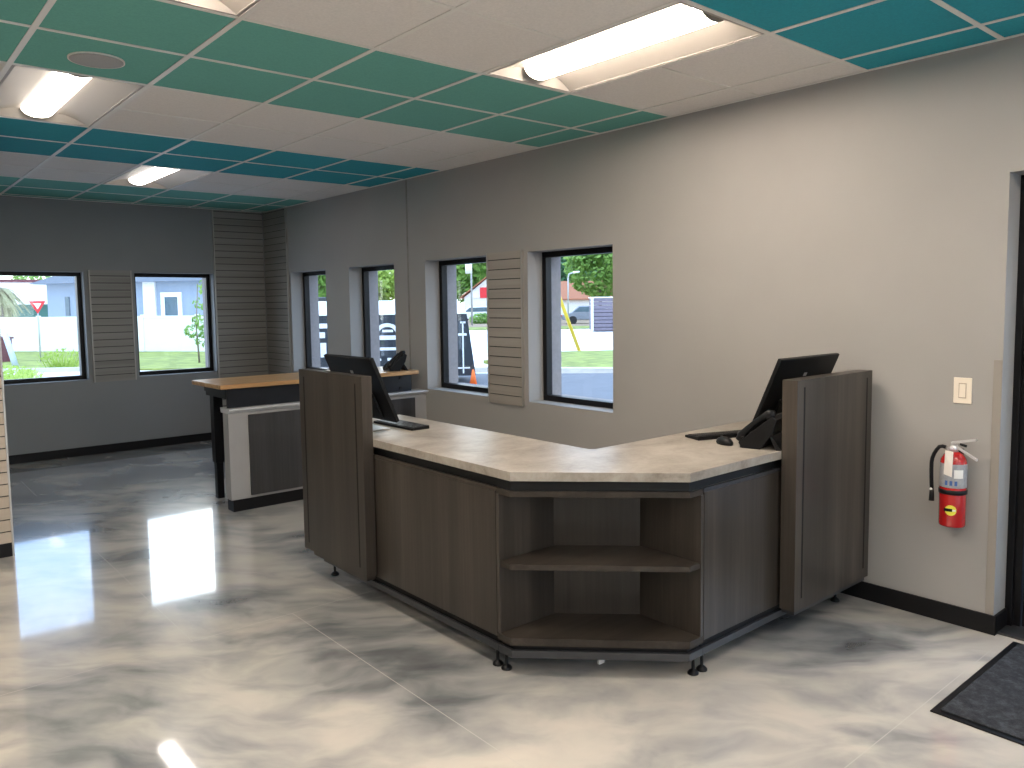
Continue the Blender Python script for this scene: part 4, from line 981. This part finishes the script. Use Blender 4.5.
dt = N(nt, 'ShaderNodeVectorMath', operation='DOT_PRODUCT'); nt.links.new(tc.outputs['Generated'], dt.inputs[0]); dt.inputs[1].default_value = Vector((0.40, 0.87, 0.34)).normalized()
ad_ = N(nt, 'ShaderNodeMath', operation='MULTIPLY_ADD'); nt.links.new(nz.outputs[0], ad_.inputs[0]); ad_.inputs[1].default_value = 0.10; nt.links.new(dt.outputs['Value'], ad_.inputs[2])
mr_ = nt.nodes.new('ShaderNodeMapRange'); nt.links.new(ad_.outputs[0], mr_.inputs[0]); mr_.inputs[1].default_value = 1.015; mr_.inputs[2].default_value = 1.045
cl2 = ramp(nt, [(0.56, (0, 0, 0)), (0.70, (1, 1, 1))], nz.outputs[0])
mxm = N(nt, 'ShaderNodeMath', operation='MAXIMUM'); nt.links.new(mr_.outputs[0], mxm.inputs[0]); nt.links.new(cl2.outputs[0], mxm.inputs[1])
mx = nt.nodes.new('ShaderNodeMix'); mx.data_type = 'RGBA'; nt.links.new(mxm.outputs[0], mx.inputs[0]); nt.links.new(el.outputs[0], mx.inputs[6]); mx.inputs[7].default_value = (1.8, 1.85, 1.9, 1)
nt.links.new(mx.outputs[2], bg.inputs[0]); bg.inputs[1].default_value = 3.0

# ------------------------------------------------------------------ camera
yaw, pitch, roll, f = 0.7071, -0.0800, -0.0131, 785.87
cx, cy = 514.24, 366.02
fw = Vector((math.sin(yaw) * math.cos(pitch), math.cos(yaw) * math.cos(pitch), math.sin(pitch)))
rt = Vector((math.cos(yaw), -math.sin(yaw), 0)); upv = rt.cross(fw)
r2 = rt * math.cos(roll) + upv * math.sin(roll); u2 = -rt * math.sin(roll) + upv * math.cos(roll)
cam = bpy.data.cameras.new('camera'); co = bpy.data.objects.new('camera', cam); COL.objects.link(co)
co.matrix_world = Matrix(((r2.x, u2.x, -fw.x, 0), (r2.y, u2.y, -fw.y, 0), (r2.z, u2.z, -fw.z, 1.574), (0, 0, 0, 1)))
cam.sensor_fit = 'HORIZONTAL'; cam.sensor_width = 36; cam.lens = f / 1024 * 36
cam.shift_x = -(cx - 512) / 1024; cam.shift_y = (cy - 384) / 1024
cam.clip_end = 500; cam.clip_start = 0.05
scene.camera = co

vs = scene.view_settings; vs.view_transform = 'Standard'; vs.look = 'None'; vs.gamma = 1; vs.use_curve_mapping = False
vs.exposure = 0.45
scene.cycles.use_denoising = True
scene.cycles.max_bounces = 10; scene.cycles.diffuse_bounces = 6; scene.cycles.transparent_max_bounces = 12
scene.cycles.sample_clamp_indirect = 8
